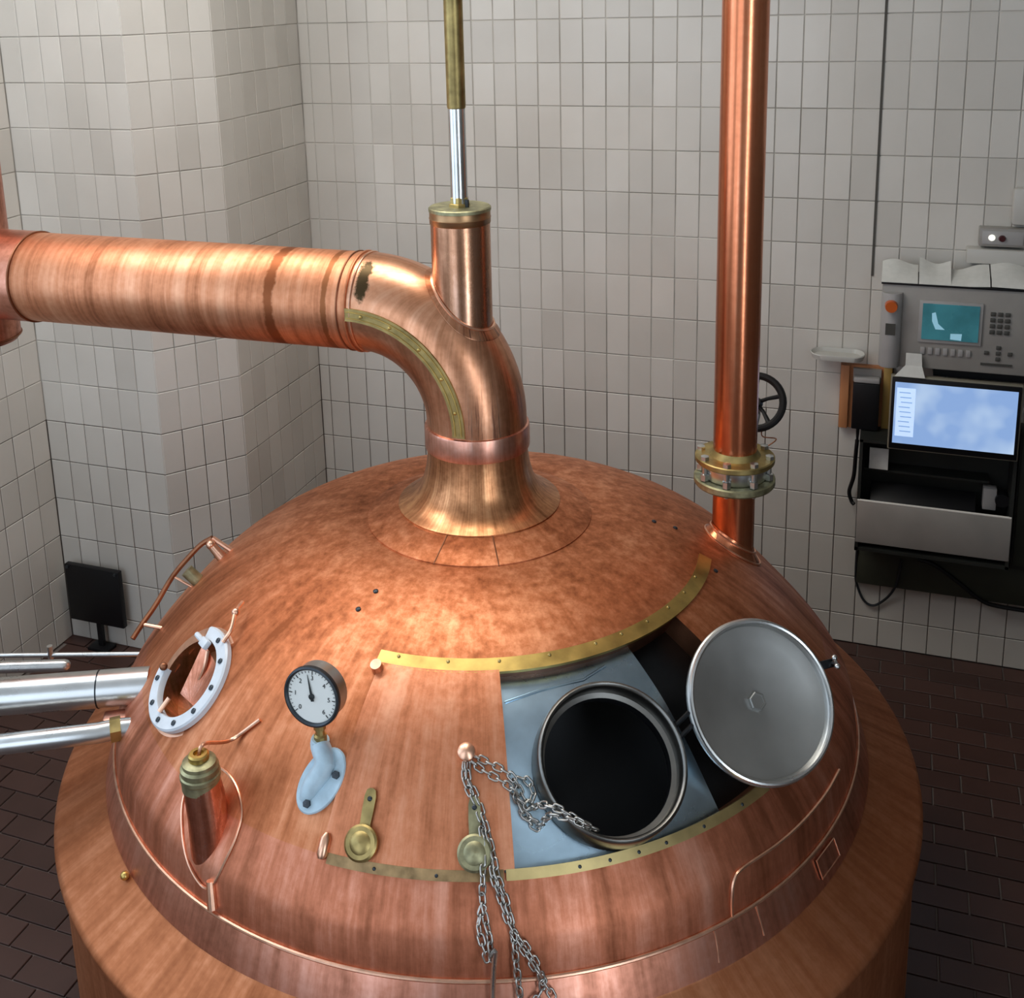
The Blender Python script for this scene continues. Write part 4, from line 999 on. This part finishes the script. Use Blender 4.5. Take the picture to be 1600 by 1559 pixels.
# note hanging over the monitor
b = MB(); b.grid([[(.085, 4.984, 1.552), (.148, 4.984, 1.552)], [(.085, 4.972, 1.50), (.152, 4.972, 1.50)], [(.044, 4.945, 1.457), (.166, 4.945, 1.457)]]); b.grid([[(.085, 4.986, 1.552), (.148, 4.986, 1.552)], [(.085, 4.974, 1.50), (.152, 4.974, 1.50)], [(.044, 4.947, 1.457), (.166, 4.947, 1.457)]])
o = b.build('paper_note', M_PAPER, None, False, org=(.11, 4.98, 1.5), weld=False); tag(o, 'white paper tag hanging from the console over the monitor corner', 'paper')
# monitor
V_ = thing('flat_monitor', (.29, 4.97, 1.12), 'flat black-framed monitor with a bright pale blue screen', 'monitor')
b = MB(); b.box((.290, 4.975, 1.285), (.520, .030, .340), None, .005); b.build('housing', simple('beige_frame', (.22, .20, .15), .45), V_, angle=30)
b = MB(); b.box((.290, 4.957, 1.286), (.508, .010, .326), None, .003); b.build('bezel', M_BLACK, V_, angle=30)
ms, nt, bs = nmat('lit_screen'); N = nt.nodes; L = nt.links
tc = N.new('ShaderNodeTexCoord'); n1 = N.new('ShaderNodeTexNoise'); n1.inputs['Scale'].default_value = 6; n1.inputs['Detail'].default_value = 2
L.new(tc.outputs['Object'], n1.inputs['Vector']); r = N.new('ShaderNodeValToRGB'); r.color_ramp.elements[0].position = .45; r.color_ramp.elements[1].position = .78
r.color_ramp.elements[0].color = (.27, .43, .76, 1); r.color_ramp.elements[1].color = (.60, .76, .95, 1)
L.new(n1.outputs[0], r.inputs[0]); L.new(r.outputs[0], bs.inputs['Emission Color']); bs.inputs['Emission Strength'].default_value = .92; bs.inputs['Base Color'].default_value = (.02, .02, .03, 1); bs.inputs['Roughness'].default_value = .25
b = MB(); b.box((.290, 4.951, 1.290), (.482, .004, .278)); scr = b.build('screen', ms, V_, False)
ml = simple('screen_window', (.50, .66, .93), .4, emit=.85); ml2 = simple('screen_lines', (.22, .36, .62), .4, emit=.7)
b = MB(); b.box((.095, 4.948, 1.295), (.075, .002, .22)); b.build('screen_list', ml, scr, False)
b = MB()
for k in range(9): b.box((.090 + .004 * (k % 3), 4.9465, 1.385 - .022 * k), (.045, .001, .004))
b.build('screen_rows', ml2, scr, False)
b = MB(); b.box((.290, 5.085, 1.33), (.12, .20, .10)); b.build('wall_mount', M_BLACK, V_, False)
# wooden backboard with black handset
O_ = thing('wooden_backboard', (-.074, YW, 1.113), 'orange wooden board frame on the tiles left of the monitor', 'board')
b = MB(); b.box((-.074, 5.188, 1.264), (.222, .024, .302)); b.build('board', M_WOOD, O_, False)
b = MB(); b.box((-.165, 5.168, 1.264), (.038, .020, .302), None, .003); b.build('left_batten', M_WOOD, O_, angle=30)
b = MB(); b.box((.018, 5.168, 1.264), (.036, .020, .302), None, .003); b.build('right_batten', M_WOOD2, O_, angle=30)
b = MB(); b.box((-.070, 5.166, 1.375), (.120, .018, .060)); b.build('grey_insert', M_GREY, O_, False)
k_ = thing('black_handset', (-.070, 5.17, 1.11), 'black handset unit hung on the wooden board', 'handset')
b = MB(); b.box((-.070, 5.128, 1.244), (.115, .050, .220), None, .006); b.build('housing', M_BLACK, k_, angle=30)
b = MB(); b.box((-.070, 5.130, 1.366), (.110, .045, .022), None, .004); b.build('holder', M_GREY_L, k_, angle=30)
b = MB(); b.cyl((-.098, 5.13, 1.136), (-.098, 5.13, 1.075), .008, .006, 10); b.build('cord_grip', M_BLACK, k_)
# keyboard box
B_ = thing('keyboard_box', (.235, YW, .54), 'dark open keyboard box with a steel front lip under the monitor', 'box')
b = MB()
b.box((.235, 5.19, .86), (.64, .02, .54)); b.box((-.077, 5.10, .86), (.014, .20, .54)); b.box((.547, 5.10, .86), (.014, .20, .54)); b.box((.235, 5.10, .600), (.64, .20, .014)); b.box((.235, 5.10, 1.123), (.64, .20, .012))
b.build('case', M_SHELF, B_, False)
b = MB(); b.box((.235, 5.005, .735), (.635, .014, .205), None, .004); lip = b.build('front_lip', M_TRAY, B_, angle=30)
b = MB(); b.cyl((-.082, 5.002, .838), (.55, 5.002, .838), .0055, n=10); b.build('lip_edge', simple('edge_highlight', (.80, .78, .72), .35), lip)  # highlight along the steel lip, put in as a pale colour
b = MB(); b.box((.20, 5.13, .955), (.52, .09, .010)); b.build('inner_shelf', M_SHELF, B_, False)
b = MB(); b.box((.19, 5.08, .845), (.44, .12, .020), Matrix.Rotation(R(35), 3, 'X'), .004); tag(b.build('keyboard', M_BLACK, B_, angle=30), 'black keyboard standing in the box')
b = MB(); b.box((.465, 5.10, .88), (.055, .05, .10), None, .004); b.build('socket', M_GREY_L, B_, angle=30)
b = MB(); b.cyl((.515, 5.06, .885), (.515, 5.12, .885), .030, n=20); b.build('plug', M_BLACK, B_)
o = MB(); o.box((-.001, 5.065, 1.02), (.080, .003, .100)); o = o.build('white_note', M_PAPER, None, False, org=(0, 5.065, .97)); tag(o, 'small square white note inside the keyboard box', 'paper')
t = thing('dark_cabinet', (.68, YW, .54), 'dark upright cabinet at the right edge beside the keyboard box', 'cabinet')
b = MB(); b.box((.69, 5.155, .875), (.24, .09, .66), None, .004); b.build('body', M_SHELF, t, angle=30)
b = MB(); b.box((.69, 5.108, .875), (.22, .006, .62), None, .002); b.build('door', M_GREEN, t, angle=30)
# dark panel, box, trunking, switch, tray
b = MB(); b.box((.36, 5.178, .435), (.86, .044, .180), None, .004); o = b.build('dark_wall_panel', M_GREEN, None, angle=30, org=(.36, YW, .435)); tag(o, 'long dark green panel on the tiles under the keyboard box', 'panel')
I_ = thing('indicator_box', (.44, YW, 2.0), 'small grey box with a white lamp and a dark red lamp', 'box')
b = MB(); b.box((.440, 5.170, 2.040), (.182, .060, .078), None, .004); b.build('case', M_GREY, I_, angle=30)
b = MB(); b.box((.440, 5.139, 2.040), (.160, .006, .058), None, .002); b.build('face', M_GREY_L, I_, angle=30)
b = MB(); b.cyl((.398, 5.137, 2.040), (.398, 5.125, 2.040), .014, .011, 18); tag(b.build('lamp', simple('white_lamp', (.95, .95, .85), .3, emit=.9), I_), 'white lamp')
b = MB(); b.cyl((.438, 5.137, 2.038), (.438, 5.125, 2.038), .015, .012, 18); tag(b.build('lamp', simple('red_lamp', (.05, .006, .008), .25), I_), 'dark red lamp')
b = MB(); b.box((.56, 5.165, 1.957), (.51, .070, .062), None, .004); o = b.build('cable_trunking', M_PLAST, None, angle=30, org=(.56, YW, 1.957)); tag(o, 'pale plastic cable trunking above the console', 'trunking')
J_ = thing('wall_switch_box', (.57, YW, 2.09), 'white rounded switch box at the right edge above the lamps', 'switch')
b = MB(); b.box((.57, 5.180, 2.170), (.20, .04, .160), None, .014); b.build('case', M_PLAST, J_, angle=40)
b = MB(); b.box((.58, 5.158, 2.170), (.07, .008, .07), None, .003); b.build('rocker', M_GREY_L, J_, angle=30)
b = MB(); ov = []
for i in range(40):
    a = 2 * math.pi * i / 40; cx_ = -.20 + (.06 if math.cos(a) > 0 else -.06); ov.append((cx_ + .055 * math.cos(a), math.sin(a)))
rows = []
for rr, z in ((.0, 1.466), (.90, 1.466), (.97, 1.480), (1.0, 1.484), (1.03, 1.480), (.96, 1.458), (0, 1.456)):
    rows.append([(-.20 + (x + .20) * rr, 5.13 + y * .062 * rr, z) for x, y in ov])
b.grid(rows, True)
o = b.build('wall_tray', M_PLAST, None, angle=40, org=(-.20, YW, 1.46)); tag(o, 'small white oval tray on the wall left of the console', 'tray')

# cables
def cable(pts, rad, label, mat=M_BLACK):
    b = MB(); b.tube(smooth_path(pts), rad, 8); o = b.build('cable', mat, None, org=pts[0]); return tag(o, label, 'cable')
cable([(-.098, 5.13, 1.073), (-.100, 5.13, 1.03), (-.102, 5.15, .98), (-.106, 5.16, .88), (-.122, 5.165, .80), (-.110, 5.16, .755), (-.098, 5.15, .745)], .009, 'black cable dropping from the handset along the keyboard box')
cable([(-.075, 5.150, .52), (-.075, 5.170, .40), (-.070, 5.185, .33), (-.035, 5.187, .245), (.010, 5.187, .222), (.060, 5.185, .262), (.098, 5.165, .335), (.115, 5.142, .42), (.120, 5.140, .50)], .006, 'thin dark cable hanging in a loop under the dark panel', M_DARKCU if False else M_BOLT)
cable([(.19, 5.145, .515), (.26, 5.140, .500), (.36, 5.140, .435), (.46, 5.142, .360), (.54, 5.146, .335), (.75, 5.15, .330)], .010, 'thick black cable slanting across the dark panel')
